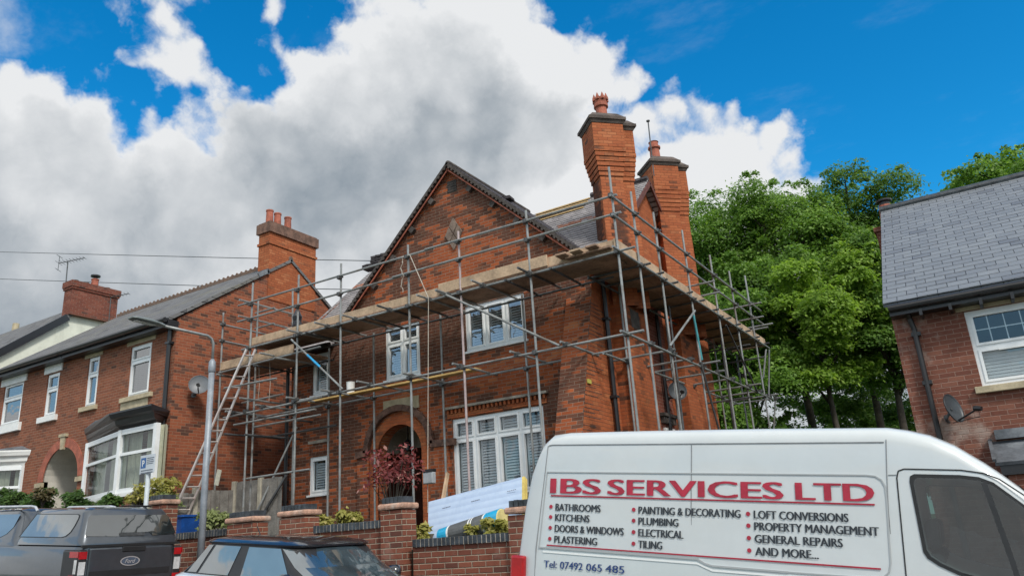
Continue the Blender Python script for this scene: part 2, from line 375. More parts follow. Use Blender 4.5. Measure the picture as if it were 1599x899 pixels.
# ------------------------------------------------------------------ material library
M = MATS
ORANGE = ((.43, .122, .045), (.34, .092, .035), (.47, .155, .06))
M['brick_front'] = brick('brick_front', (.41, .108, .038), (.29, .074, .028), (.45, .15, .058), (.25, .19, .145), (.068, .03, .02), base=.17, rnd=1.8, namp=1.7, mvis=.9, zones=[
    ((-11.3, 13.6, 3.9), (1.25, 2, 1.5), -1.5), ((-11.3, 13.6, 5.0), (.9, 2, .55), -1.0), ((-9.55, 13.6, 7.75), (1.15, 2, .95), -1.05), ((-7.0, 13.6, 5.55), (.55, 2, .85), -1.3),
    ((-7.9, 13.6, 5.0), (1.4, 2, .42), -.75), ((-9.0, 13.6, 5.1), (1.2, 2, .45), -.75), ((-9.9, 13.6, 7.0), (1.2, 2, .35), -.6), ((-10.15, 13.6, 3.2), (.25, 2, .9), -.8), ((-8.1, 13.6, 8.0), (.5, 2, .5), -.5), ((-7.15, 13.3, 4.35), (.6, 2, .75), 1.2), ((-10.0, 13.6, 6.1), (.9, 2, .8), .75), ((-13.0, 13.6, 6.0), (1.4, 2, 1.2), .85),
    ((-7.4, 13.6, 6.3), (.9, 2, .4), .9), ((-9.64, 13.6, 8.7), (3.3, 2, 2.0), .30), ((-13.6, 13.6, 4.4), (1.6, 2, 1.2), .35), ((-10.5, 13.6, 6.25), (5.0, 2, .75), .5), ((-10.35, 13.6, 4.1), (.18, 2, 1.4), .8), ((-7.6, 13.6, 7.3), (1.0, 2, .6), .3)])  # the whole-width zone darkens the wall just below the scaffold deck
M['brick_orange'] = brick('brick_orange', *ORANGE, (.17, .075, .042), (.05, .024, .016), base=-.5, rnd=.9, mvis=.8, zones=[((-6.3, 14.3, 4.0), (.4, .35, 1.2), .35), ((-6.3, 13.3, 3.0), (.5, .6, .8), .3), ((-6.0, 15.0, 5.2), (.3, .5, .9), .45), ((-6.3, 17.3, 4.2), (.4, .6, .8), .4), ((-6.0, 18.2, 5.6), (.3, .6, .8), .4)])
M['brick_chimney'] = brick('brick_chimney', (.43, .135, .055), (.35, .10, .042), (.47, .17, .075), (.19, .065, .032), (.05, .024, .017), base=-.45, rnd=.9, mvis=.85, namp=1.4, nscale=1.2,
    zones=[((-6.55, 14.6, 8.3), (.3, .35, 1.25), 1.25), ((-5.9, 14.55, 8.0), (.22, .4, 1.0), 1.0), ((-6.2, 18.0, 9.4), (.25, .3, .8), .6)])
M['brick_terrace'] = brick('brick_terrace', (.315, .112, .062), (.21, .073, .042), (.25, .09, .055), (.27, .18, .125), (.08, .04, .03), base=-.3, rnd=.8, mvis=.9, joint=.012)
M['brick_gable'] = brick('brick_gable', (.35, .11, .055), (.25, .077, .042), (.16, .06, .042), (.30, .19, .125), (.07, .035, .026), base=-.22, rnd=1.3, mvis=.75, namp=1.5)
M['brick_new'] = brick('brick_new', (.215, .083, .056), (.16, .06, .043), (.25, .105, .072), (.30, .20, .16), (.10, .04, .03), base=-.7, rnd=.7, mvis=.75, eff=((.38, .315, .275), 1.3, .7))
M['brick_garden'] = brick('brick_garden', (.26, .09, .056), (.19, .064, .042), (.13, .052, .038), (.36, .30, .23), (.07, .03, .025), bw=.24, bh=.083, joint=.013, base=-.75, rnd=.6, mvis=1.0, bump=.9, eff=((.45, .38, .33), 3.0, .14))
M['brick_dark'] = brick('brick_dark', (.23, .07, .045), (.17, .05, .035), (.28, .10, .07), (.25, .17, .13), (.06, .03, .025), base=-.4, rnd=1.0, mvis=.8)
M['coping_blue'] = mat('coping_blue', (.035, .042, .05), .45, var=.35, scale=9, bump=.3)
M['coping_pale'] = mat('coping_pale', (.42, .25, .18), .85, var=.25, scale=7, bump=.3, stain=((.62, .55, .48), 3.0, .6))
M['roof_main'] = tiles('roof_main', (.33, .31, .31), (.26, .245, .25), .165, .15, gap=.003, edge=.055, dark=.08, bump=1.0, band=(8.85, 9.15, (.40, .19, .13)), rough=.9, spec=.1)
M['roof_gable'] = tiles('roof_gable', (.085, .075, .08), (.055, .05, .055), .165, .1, edge=.02, bump=1.0, rough=.85, spec=.2)
M['slate_new'] = tiles('slate_new', (.205, .222, .243), (.168, .183, .205), .30, .185, gap=.008, edge=.026, dark=.1, bump=.8, rough=.5, moss=((.26, .28, .30), 1.2, .4), alt=(.13, .142, .165))
M['slate_old'] = tiles('slate_old', (.175, .175, .178), (.13, .13, .134), .3, .2, gap=.005, edge=.018, dark=.3, bump=.7, rough=.85, moss=((.19, .18, .135), .6, .75), alt=(.10, .10, .105), spec=.25)
M['upvc'] = mat('upvc', (.74, .76, .77), .35, var=.03, scale=3, stain=((.5, .5, .47), 2.5, .2))
M['shutter'] = mat('shutter', (.66, .68, .70), .45, var=.03)
M['glass'] = glass('glass', refl=.05, fres=.45)
M['glass_blue'] = glass('glass_blue', refl=.20)
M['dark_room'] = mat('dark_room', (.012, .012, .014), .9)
M['stone'] = mat('stone', (.42, .355, .24), .85, var=.12, scale=5, bump=.3, stain=((.22, .18, .12), 2.0, .45))
M['diamond_stone'] = mat('diamond_stone', (.17, .125, .10), .9, var=.25, scale=6, bump=.3)
M['stone_grey'] = mat('stone_grey', (.25, .225, .19), .85, var=.2, scale=5, bump=.3, stain=((.09, .08, .07), 2.0, .7))
M['stone_dark'] = mat('stone_dark', (.06, .05, .045), .85, var=.3, scale=6, bump=.3)
M['white_paint'] = mat('white_paint', (.74, .75, .74), .6, var=.05, stain=((.45, .44, .4), 3.0, .35))
M['render_cream'] = mat('render_cream', (.66, .69, .60), .85, var=.04, scale=2, bump=.15, stain=((.36, .38, .32), .8, .55), streak=True)
M['plaster'] = mat('plaster', (.56, .53, .47), .8, var=.06, scale=3, stain=((.36, .33, .28), 1.2, .5))
M['black_plastic'] = mat('black_plastic', (.014, .014, .016), .4)
M['black_paint'] = mat('black_paint', (.012, .012, .014), .35)
M['lead'] = mat('lead', (.10, .11, .125), .55, var=.2, scale=3, stain=((.26, .28, .3), 2.5, .6))
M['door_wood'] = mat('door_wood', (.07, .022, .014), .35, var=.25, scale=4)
M['terracotta'] = mat('terracotta', (.34, .10, .06), .75, var=.2, scale=5, stain=((.16, .06, .045), 3, .5))
M['terracotta_grey'] = mat('terracotta_grey', (.15, .095, .07), .8, var=.2, scale=5, stain=((.1, .09, .08), 3, .5))
M['cap_stone'] = mat('cap_stone', (.075, .058, .05), .85, var=.3, scale=5, bump=.3, stain=((.20, .17, .13), 3, .35))
M['galv'] = mat('galv', (.25, .262, .262), .5, metal=.3, var=.14, scale=3, stain=((.13, .095, .07), 2.6, .8), bump=.15)
M['galv_pink'] = mat('galv_pink', (.42, .34, .34), .6, metal=.2, var=.12, scale=3, stain=((.3, .28, .28), 3.0, .6))
M['galv_dark'] = mat('galv_dark', (.085, .09, .095), .55, metal=.4, var=.25, scale=4)
M['coupler'] = mat('coupler', (.10, .10, .10), .55, metal=.6, var=.3, scale=12)
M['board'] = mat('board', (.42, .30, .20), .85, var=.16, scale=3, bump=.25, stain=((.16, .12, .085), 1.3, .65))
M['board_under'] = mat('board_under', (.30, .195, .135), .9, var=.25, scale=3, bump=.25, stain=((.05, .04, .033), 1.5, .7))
M['plank_yellow'] = mat('plank_yellow', (.52, .34, .12), .75, var=.15, scale=4)
M['batten'] = mat('batten', (.55, .38, .17), .8, var=.15)
M['fence_wood'] = mat('fence_wood', (.20, .19, .175), .9, var=.22, scale=4, bump=.3, stain=((.09, .08, .07), 1.5, .6), streak=True)
M['concrete'] = mat('concrete', (.40, .37, .30), .85, var=.12, scale=6, bump=.2, stain=((.2, .18, .14), 2.5, .5))
M['asphalt'] = mat('asphalt', (.05, .05, .052), .9, var=.25, scale=30, bump=.4)
M['paving'] = mat('paving', (.16, .155, .15), .9, var=.2, scale=12, bump=.3)
M['kerbstone'] = mat('kerbstone', (.25, .24, .23), .85, var=.15, scale=8, bump=.2)
M['paint_line'] = mat('paint_line', (.7, .7, .66), .7, var=.1, scale=12)
M['soil'] = mat('soil', (.075, .06, .042), .95, var=.35, scale=6, bump=.5, stain=((.05, .08, .025), .8, .7))
M['field'] = mat('field', (.05, .085, .025), .95, var=.35, scale=3, bump=.4)
M['blind'] = mat('blind', (.62, .65, .66), .6, var=.04)
M['curtain'] = mat('curtain', (.48, .48, .36), .85, var=.08, scale=3)

# ------------------------------------------------------------------ ground, road, pavements
def sheet(name, xs, ys, zf, m, thick=0.0):
    mb = MB(); n = len(ys)
    mb.V = [(x, y, zf(x, y)) for x in xs for y in ys]
    for i in range(len(xs) - 1):
        for j in range(n - 1): mb.F.append((i * n + j, (i + 1) * n + j, (i + 1) * n + j + 1, i * n + j + 1)); mb.M.append(0)
    o = mb.build(name, m, smooth=True); o['kind'] = 'structure'; return o
XS = [-400, -150, -90] + [-70 + 2 * i for i in range(48)] + [40, 90, 200, 400]
def terr(x, y):
    z = rz(x) - .35
    if y > 9.7: z += min(1.0, (y - 9.7) / 6) * .35
    if y > 24: z += (1.2 - z) * min(1, (y - 24) / 6)
    return z
sheet('ground', XS, [-400, -100, -30, -8, -2, 1, 5, 9, 9.7, 12, 16, 20, 24, 27, 30, 40, 80, 200, 600], terr, M['field'])
XR = [x for x in XS if -150 <= x <= 90]
sheet('road', XR, [1.2, 2.5, 4.6, 6.6, 8.42], lambda x, y: rz(x) - .04 * abs(y - 4.8) / 3.6 + .02, M['asphalt'])
for yk, nm in ((8.42, 'kerb'), (1.08, 'kerb')):
    mb = MB()
    for a, b in zip(XR[:-1], XR[1:]):
        za, zb = rz(a), rz(b)
        mb.prism([(a, yk, za - .2), (a, yk + .12, za - .2), (a, yk + .12, za + .12), (a, yk, za + .12)], (b - a, 0, zb - za))
    mb.build(nm, M['kerbstone'])['kind'] = 'structure'
sheet('pavement', XR, [8.54, 9.55], lambda x, y: rz(x) + .115, M['paving'])
sheet('pavement', XR, [-1.6, 1.08], lambda x, y: rz(x) + .115, M['paving'])
mb = MB()
for x0 in range(-60, 20, 6):
    mb.quad((x0, 4.75, rz(x0) + .025), (x0 + 2, 4.75, rz(x0 + 2) + .025), (x0 + 2, 4.85, rz(x0 + 2) + .025), (x0, 4.85, rz(x0) + .025))
mb.build('road_marking', M['paint_line'])['kind'] = 'structure'
def plot(x0, x1, y0, y1, z):
    mb = MB(); mb.box(x0, x1, y0, y1, z - 2.5, z); o = mb.build('garden_ground', M['soil']); o['kind'] = 'structure'
plot(-8.0, -5.3, 9.72, 13.0, 1.62); plot(-16.2, -8.0, 9.72, 13.0, 1.84); plot(-16.2, -5.3, 13.0, 24, 1.86); plot(-36, -16.2, 9.9, 22, 2.3); plot(-5.3, 14, 9.72, 24, -.2)

# ------------------------------------------------------------------ windows
def window(par, x0, x1, z0, z1, Y, cols, transom=None, shut=None, bar=.062, sill=None, back=None, gl='glass', name='window', curt=None, slat_gap=.058, vent=None, blind=None):
    """casement window in a wall facing the street: frame > panes, louvred shutters, sill. cols = light edges as fractions"""
    yf, yb = Y + .035, Y + .10
    f = MB()
    f.box(x0, x1, yf, yb, z0, z0 + bar); f.box(x0, x1, yf, yb, z1 - bar, z1); f.box(x0, x0 + bar, yf, yb, z0 + bar, z1 - bar); f.box(x1 - bar, x1, yf, yb, z0 + bar, z1 - bar)
    xs = [x0 + bar * .5] + [x0 + (x1 - x0) * c for c in cols] + [x1 - bar * .5]
    for xm in xs[1:-1]: f.box(xm - bar * .5, xm + bar * .5, yf + .002, yb, z0 + bar, z1 - bar)
    rows = [(z0 + bar * .5, z1 - bar * .5)]
    if transom:
        f.box(x0 + bar, x1 - bar, yf + .004, yb, transom - bar * .5, transom + bar * .5)
        rows = [(z0 + bar * .5, transom), (transom, z1 - bar * .5)]
    lights = []
    for a, b in zip(xs[:-1], xs[1:]):
        for ra, rb in rows:
            k = bar * .5; s_ = .04
            la, lb, lc, ld = a + k, b - k, ra + k, rb - k
            f.box(la, lb, yf - .014, yb - .01, lc, lc + s_); f.box(la, lb, yf - .014, yb - .01, ld - s_, ld)
            f.box(la, la + s_, yf - .014, yb - .01, lc + s_, ld - s_); f.box(lb - s_, lb, yf - .014, yb - .01, lc + s_, ld - s_)
            lights.append((la + s_, lb - s_, lc + s_, ld - s_))
    w = f.build(name, M['upvc'], par)
    for la, lb, lc, ld in lights:
        p = MB(); p.quad((la, yf + .03, lc), (lb, yf + .03, lc), (lb, yf + .03, ld), (la, yf + .03, ld)); p.build('pane', M[gl], w)
        if shut:
            s = MB(); z = lc + .03
            s.box(la, la + .035, yb + .02, yb + .05, lc, ld); s.box(lb - .035, lb, yb + .02, yb + .05, lc, ld)
            while z < ld - .02:
                s.bar((la + .036, yb + .035, z), (lb - .036, yb + .035, z), .058, .008, upv=(0, -.78, .62)); z += slat_gap
            s.build('shutter', M['shutter'], w)
    if curt:
        c = MB(); nn = 60
        for side in curt:
            a, b = x0 + (x1 - x0) * side[0], x0 + (x1 - x0) * side[1]
            pts = [(a + (b - a) * i / nn, yb + .12 + .03 * math.sin(i * 1.3) + .015 * math.sin(i * .47)) for i in range(nn + 1)]
            for p, q in zip(pts[:-1], pts[1:]): c.quad((*p, z0), (*q, z0), (*q, z1), (*p, z1))
        c.build('curtain', M['curtain'], w, smooth=True)
    if blind:
        c = MB(); z = z0 + .05
        while z < z0 + (z1 - z0) * blind: c.bar((x0 + .07, yb + .02, z), (x1 - .07, yb + .02, z), .053, .005, upv=(0, -.97, .24)); z += .052
        c.build('blind', M['blind'], w)
    if sill:
        s = MB(); s.box(x0 - sill[0], x1 + sill[0], Y - sill[1], Y + .1, z0 - sill[2], z0 - .002); s.build('sill', M[sill[3]], w, bevel=.008)
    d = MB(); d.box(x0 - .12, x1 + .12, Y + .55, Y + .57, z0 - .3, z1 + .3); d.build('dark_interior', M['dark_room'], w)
    return w

# ------------------------------------------------------------------ main brick house under scaffold
YF = 13.6; XL, XR_ = -14.85, -6.3; ZG = 1.7; ZE = 6.9; GX, GZ, GS = -9.64, 10.16, .937; YB = 21.0; YR = 17.35; ZR = 10.2
house = thing('brick_house', 'sooty red brick house with a steep street gable and tall diagonal chimneys, wrapped in scaffolding', 'house', (-10.5, YF, ZG))
AX, AR, AZ = -11.35, .64, 3.66
holes = [(-9.88, -7.61, 2.55, 4.215), (-9.425, -7.87, 5.63, 6.665), (-11.735, -10.71, 5.36, 6.605), (-14.165, -13.55, 2.98, 3.865), (-14.12, -13.55, 5.36, 6.4), (AX - AR, AX + AR, ZG - .3, AZ + AR)]
w = MB(); pt = lambda u, z: (u, YF, z); ptb = lambda u, z: (u, YF + .14, z)
wall_grid(w, XL, XR_, ZG - .4, ZE, holes, pt)
for h in holes[:5]: reveal(w, *h, pt, ptb)
# arch spandrels and soffit
NA = 16; arc = [(AX + AR * math.cos(math.pi * i / NA), AZ + AR * math.sin(math.pi * i / NA)) for i in range(NA + 1)]
for i in range(NA):
    (a, za), (b, zb) = arc[i], arc[i + 1]
    w.quad(pt(a, za), pt(b, zb), pt(b, AZ + AR), pt(a, AZ + AR)); w.quad(pt(a, za), pt(b, zb), (b, YF + .3, zb), (a, YF + .3, za))
for sx in (-1, 1): w.quad(pt(AX + sx * AR, ZG - .3), pt(AX + sx * AR, AZ), (AX + sx * AR, YF + .3, AZ), (AX + sx * AR, YF + .3, ZG - .3))
# street gable above eaves
gl_ = GX - (GZ - ZE) / GS; w.poly([pt(max(gl_, XL), ZE), pt(XR_, ZE), pt(XR_, GZ - (XR_ - GX) * GS), pt(GX, GZ), pt(max(gl_, XL), ZE + .0001)])
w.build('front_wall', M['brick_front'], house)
w = MB()
w.poly([(XR_, YF, ZG - 2.2), (XR_, YB, ZG - 2.2), (XR_, YB, 6.85), (XR_, YR, ZR - .08), (XR_, YF, 6.85)])
w.build('side_wall', M['brick_orange'], house)
w = MB(); w.poly([(XL, YF, ZG - .4), (XL, YB, ZG - .4), (XL, YB, 6.85), (XL, YR, ZR - .08), (XL, YF, 6.85)]); w.quad((XL, YB, ZG - 2), (XR_, YB, ZG - 2), (XR_, YB, 6.85), (XL, YB, 6.85))
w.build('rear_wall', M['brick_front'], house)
# porch recess behind the arch
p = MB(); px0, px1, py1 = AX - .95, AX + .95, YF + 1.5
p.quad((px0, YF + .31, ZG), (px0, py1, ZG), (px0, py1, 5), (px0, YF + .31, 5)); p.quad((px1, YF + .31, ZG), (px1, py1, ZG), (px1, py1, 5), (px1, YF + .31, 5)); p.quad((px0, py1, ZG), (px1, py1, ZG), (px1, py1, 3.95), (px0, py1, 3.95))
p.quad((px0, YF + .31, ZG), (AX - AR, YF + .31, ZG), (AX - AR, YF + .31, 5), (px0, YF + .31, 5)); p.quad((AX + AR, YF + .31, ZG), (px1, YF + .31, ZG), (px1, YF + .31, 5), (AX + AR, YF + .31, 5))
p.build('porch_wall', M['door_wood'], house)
p = MB(); p.box(px0, px1, YF + .31, py1, 4.35, 4.4); p.quad((px0 + .01, YF + .32, 3.8), (px0 + .01, py1, 3.8), (px0 + .01, py1, 4.35), (px0 + .01, YF + .32, 4.35)); p.quad((px0, py1 - .01, 3.95), (px1, py1 - .01, 3.95), (px1, py1 - .01, 4.35), (px0, py1 - .01, 4.35)); p.build('porch_ceiling', M['plaster'], house)
p = MB(); p.box(px0, px1, YF - .2, py1, ZG - .3, ZG + .16); p.build('doorstep', M['stone_grey'], house)
d = MB(); d.box(AX - .5, AX + .42, py1 - .08, py1 - .02, ZG + .17, 3.85)
for a in (-.42, -.02):
    for zz in ((1.95, 2.65), (2.75, 3.6)): d.box(AX + a, AX + a + .36, py1 - .1, py1 - .08, *zz)
door = d.build('front_door', M['door_wood'], house); d = MB(); d.lathe((AX + .34, py1 - .1, 2.9), [(.035, 0), (.035, .05)], 10, (0, -1, 0)); d.build('door_handle', M['coping_pale'], door)
# arch ring, hood mould and label
a = MB()
for i in range(NA):
    (x0, z0), (x1, z1) = arc[i], arc[i + 1]; k = (AR + .22) / AR
    q = [(x0, YF - .03, z0), (x1, YF - .03, z1), (AX + (x1 - AX) * k, YF - .03, AZ + (z1 - AZ) * k), (AX + (x0 - AX) * k, YF - .03, AZ + (z0 - AZ) * k)]
    a.prism(q, (0, .06, 0))
for sx in (-1, 1): a.box(*sorted((AX + sx * AR, AX + sx * (AR + .22))), YF - .03, YF + .03, ZG - .2, AZ)
a.build('arch_ring', M['brick_orange'], house)
a = MB()
hm = [(AX + (AR + .29) * math.cos(math.pi * i / NA), YF - .07, AZ + .1 + (AR + .27) * math.sin(math.pi * i / NA)) for i in range(NA + 1)]
hm = [(AX + AR + .95, YF - .07, AZ + .07)] + hm + [(AX - AR - .6, YF - .07, AZ + .07)]
for p0, p1 in zip(hm[:-1], hm[1:]): a.bar(p0, p1, .14, .085, upv=(0, 1, 0))
a.build('hood_mould', mat('mould_brick', (.115, .062, .045), .9, var=.35, scale=7, bump=.4), house)
for sx, wd in ((-1, .34), (1, .5)):
    a = MB(); x0 = AX + sx * (AR + .24); a.box(*sorted((x0, x0 + sx * wd)), YF - .06, YF, ZG - .3, AZ + .02); a.build('porch_pier', M['brick_front'], house)
# dressings
a = MB(); a.box(-11.8, -10.76, YF - .03, YF + .02, 4.60, 4.885); a.build('stone_plaque', M['stone'], house, bevel=.01)
q = MB(); q.box(-11.72, -10.84, YF - .036, YF - .031, 4.645, 4.84); q.build('plaque_field', M['stone'], house)
a = MB(); a.box(-10.03, -7.45, YF - .12, YF, 4.42, 4.475); a.build('string_course', M['stone_grey'], house, bevel=.01)
a = MB()
for i in range(24): a.box(-9.96 + i * .1045, -9.91 + i * .1045, YF - .075, YF, 4.335, 4.419)
a.box(-9.98, -7.5, YF - .03, YF, 4.24, 4.334); a.build('dentil_course', M['brick_orange'], house)
a = MB(); a.box(-13.9, -6.3, YF - .05, YF, 5.06, 5.13); a.build('band_course', M['brick_front'], house)
a = MB(); cx, cz, hw, hh = -9.612, 8.467, .245, .41
for (ox, oz) in ((0, .5), (-.5, 0), (.5, 0), (0, -.5)):
    c0 = (cx + ox * hw * 1.03, cz + oz * hh * 1.03); k = .47
    a.prism([(c0[0], YF - .04, c0[1] + hh * k), (c0[0] - hw * k, YF - .04, c0[1]), (c0[0], YF - .04, c0[1] - hh * k), (c0[0] + hw * k, YF - .04, c0[1])], (0, .05, 0))
a.build('diamond_panel', M['diamond_stone'], house)
a = MB(); vx, vz = at(706, 291, Y=YF)[0], at(706, 291, Y=YF)[2]
a.box(vx - .13, vx + .13, YF - .012, YF + .01, vz - .15, vz + .15)
for i in range(5): a.box(vx - .12, vx + .12, YF - .02, YF - .012, vz - .13 + i * .06, vz - .105 + i * .06)
a.build('air_vent', M['stone_dark'], house)
# battered corner buttress
a = MB(); zt_, zb_ = 6.35, 1.2
sl = .36; yb0 = YF - (zt_ - zb_) * sl * .93
bx0 = -6.86
a.add([(bx0, YF, zt_), (XR_ + .02, YF, zt_), (XR_ + .02, yb0, zb_), (bx0, yb0, zb_)], [(0, 3, 2, 1)]); a.add([(bx0, YF, zt_), (bx0, YF, zb_), (bx0, yb0, zb_)], [(0, 1, 2)]); a.mi = 1
a.add([(XR_ + .02, YF, zt_), (XR_ + .02, YF, zb_), (XR_ + .02, yb0, zb_)], [(0, 2, 1)])
a.build('buttress', [M['brick_front'], M['brick_orange']], house)
a = MB(); zz = 1.9; kk = 0
while zz < 6.2:
    yy = YF - (zt_ - zz) * sl * .93; a.box(XR_ + .018, XR_ + .024, yy - .004, yy + .35 + .45 * ((kk * 7) % 5) / 5, zz, zz + .011); zz += .083 if kk % 4 else .166; kk += 1
a.build('buttress_joint', M['stone_dark'], house)
# windows
window(house, *holes[0][:2], 2.55, 4.215, YF, (.25, .5, .75), 3.77, shut=True, sill=(.05, .06, .07, 'stone_grey'))
window(house, *holes[1][:2], 5.63, 6.665, YF, (.333, .666), None, shut=True, gl='glass_blue', sill=(.04, .05, .05, 'upvc'))
window(house, *holes[2][:2], 5.36, 6.605, YF, (.5,), 6.2, shut=True, gl='glass_blue', sill=(.04, .05, .05, 'upvc'))
window(house, *holes[3][:2], 2.98, 3.865, YF, (), None, shut=True, sill=(.04, .05, .05, 'upvc'))
window(house, *holes[4][:2], 5.36, 6.4, YF, (), None, shut=True, sill=(.04, .05, .05, 'upvc'))
a = MB(); a.box(-14.2, -13.5, YF - .03, YF, 4.18, 4.25); a.build('lintel', M['stone_grey'], house)
a = MB()
for i in range(9): a.box(-14.2 + i * .078, -14.133 + i * .078, YF - .012, YF + .02, 3.9, 4.13)
a.build('soldier_course', M['brick_front'], house)
# roofs
def slab(mb, pts, t=.1):
    n = (Vector(pts[1]) - Vector(pts[0])).cross(Vector(pts[2]) - Vector(pts[0])).normalized()
    if n.z < 0: n = -n
    mb.prism([Vector(p) - n * t for p in pts], n * t)
r = MB(); ms = (ZR - 6.5) / (YR - 13.32)
zf = 6.5 + .34 * ms; slab(r, [(-15.05, 13.66, zf), (-6.12, 13.66, zf), (-6.12, YR, ZR), (-15.05, YR, ZR)]); slab(r, [(-15.05, 13.32, 6.5), (-13.3, 13.32, 6.5), (-13.3, 13.66, zf), (-15.05, 13.66, zf)]); slab(r, [(-15.05, YR, ZR), (-6.12, YR, ZR), (-6.12, 21.3, 6.5), (-15.05, 21.3, 6.5)])
roof = r.build('roof', M['roof_main'], house)
r = MB(); zl = 6.75; dx = (GZ + .12 - zl) / GS
for sx in (-1, 1): slab(r, [(GX, 13.46, GZ + .12), (GX, YR, GZ + .12), (GX + sx * dx, YR, zl), (GX + sx * dx, 13.46, zl)], .06)
r.build('gable_roof', M['roof_gable'], house)
r = MB()
for sx in (-1, 1):
    u = Vector((sx, 0, -GS)).normalized(); L = 3.55 / abs(u.x)
    p0 = Vector((GX, 13.45, GZ + .10)); nrm = Vector((GS * sx, 0, 1)).normalized(); r.bar(p0 - nrm * .03, p0 + u * L - nrm * .03, .05, .06, upv=nrm)
    k = 0.12
    while k < L:     # notched verge tiles
        c = p0 + u * k - nrm * .07; r.bar(c, c + u * .06, .06, .05, upv=nrm); k += .125
r.build('verge_tile', M['stone_dark'], house)
r = MB()
for sx in (-1, 1):
    u = Vector((sx, 0, -GS)).normalized(); nrm = Vector((GS * sx, 0, 1)).normalized(); p0 = Vector((GX, YF - .12, GZ)); r.bar(p0 - nrm * .06, p0 + u * 4.8 - nrm * .06, .03, .03, upv=nrm)
r.build('bargeboard', M['terracotta'], house)
for sx in (-1, 1):
    u = Vector((sx, 0, -GS)).normalized(); nrm = Vector((GS * sx, 0, 1)).normalized()
    for k in range(1, 6):
        r = MB(); c = Vector((GX, YF - .05, GZ)) + u * (k * .83) - nrm * .15; r.bar(c, c + u * .13, .10, .13, upv=nrm); r.build('corbel_block', M['stone_dark'], house)
r = MB()
for i in range(21): r.lathe((GX, 13.47 + i * .18, GZ + .10), [(.06, 0), (.07, .02), (.07, .17)], 8, (0, 1, 0))
r.build('ridge_tile', M['stone_dark'], roof)
rd = MB()
for i in range(9): rd.lathe((-7.75 + i * .18, YR, ZR + .02), [(.09, 0), (.1, .02), (.1, .17)], 8, (1, 0, 0))
rd.build('ridge_tile', M['roof_gable'], roof)
b = MB()
for k in range(4):
    y = YR - .12 - k * .15; z = ZR - (YR - y) * ms + .03; b.bar((-9.4, y, z), (-7.75, y, z), .05, .03)
b.build('roof_batten', M['batten'], roof)
# bargeboards of the side gable
b = MB()
for ys in (-1, 1): b.bar((-6.1, YR, ZR - .1), (-6.1, YR + ys * 3.9, ZR - .1 - 3.9 * ms), .04, .11, upv=(0, 0, 1))
b.build('bargeboard', mat('barge_red', (.10, .03, .022), .7, var=.2), house)
# gutters and pipes
g = MB(); g.tube([(-14.95, 13.25, 6.47), (-13.2, 13.25, 6.45)], .055, 8); g.build('gutter', M['black_plastic'], house)
g = MB(); g.tube([(-6.22, 14.05, 6.9), (-6.22, 14.05, ZG - .5)], .05, 8); [g.box(-6.3, -6.15, 13.98, 14.12, z, z + .05) for z in (2.6, 4.2, 5.8)]; g.build('downpipe', M['black_plastic'], house)
g = MB(); g.tube([(-14.9, 13.52, 6.45), (-14.9, 13.52, ZG)], .045, 8); g.build('downpipe', M['black_plastic'], house)
g = MB(); g.tube([(-6.2, 16.9, 6.6), (-6.2, 16.9, ZG - .5)], .045, 8); g.build('downpipe', M['black_plastic'], house)
# side breasts, dark patch for a shaded recess, and a small window
for (y0, y1, xo) in ((14.45, 15.75, -5.98), (17.75, 19.05, -5.98)):
    b = MB(); b.box(-6.3, xo, y0, y1, ZG - 1.5, 6.2); b.frustum([(-6.3, y0, 6.2), (xo, y0, 6.2), (xo, y1, 6.2), (-6.3, y1, 6.2)], [(-6.4, y0 + .25, 7.0), (-6.05, y0 + .25, 7.0), (-6.05, y1 - .25, 7.0), (-6.4, y1 - .25, 7.0)])
    b.build('chimney_breast', M['brick_orange'], house)
b = MB(); b.box(-6.0, -5.972, 14.75, 15.2, 5.75, 6.15); b.build('vent_recess_shade', M['stone_dark'], house)  # flat dark slab stands in for the shade of a recess
b = MB(); b.quad((-6.29, 15.76, 1), (-6.29, 17.5, 1), (-6.29, 17.5, 6.9), (-6.29, 15.76, 6.9)); b.build('dark_brick_panel', M['brick_dark'], house)
b = MB(); b.box(-6.3, -6.24, 16.7, 17.3, 3.2, 3.85); sw = b.build('side_window', M['upvc'], house); b = MB(); b.quad((-6.236, 16.78, 3.28), (-6.236, 17.22, 3.28), (-6.236, 17.22, 3.77), (-6.236, 16.78, 3.77)); b.build('pane', M['dark_room'], sw)
b = MB(); b.box(-6.3, -6.17, 16.55, 17.45, 4.1, 4.17); [b.box(-6.3, -6.2, 16.6 + i * .1, 16.65 + i * .1, 3.95, 4.1) for i in range(8)]; b.build('string_course', M['stone_dark'], house)
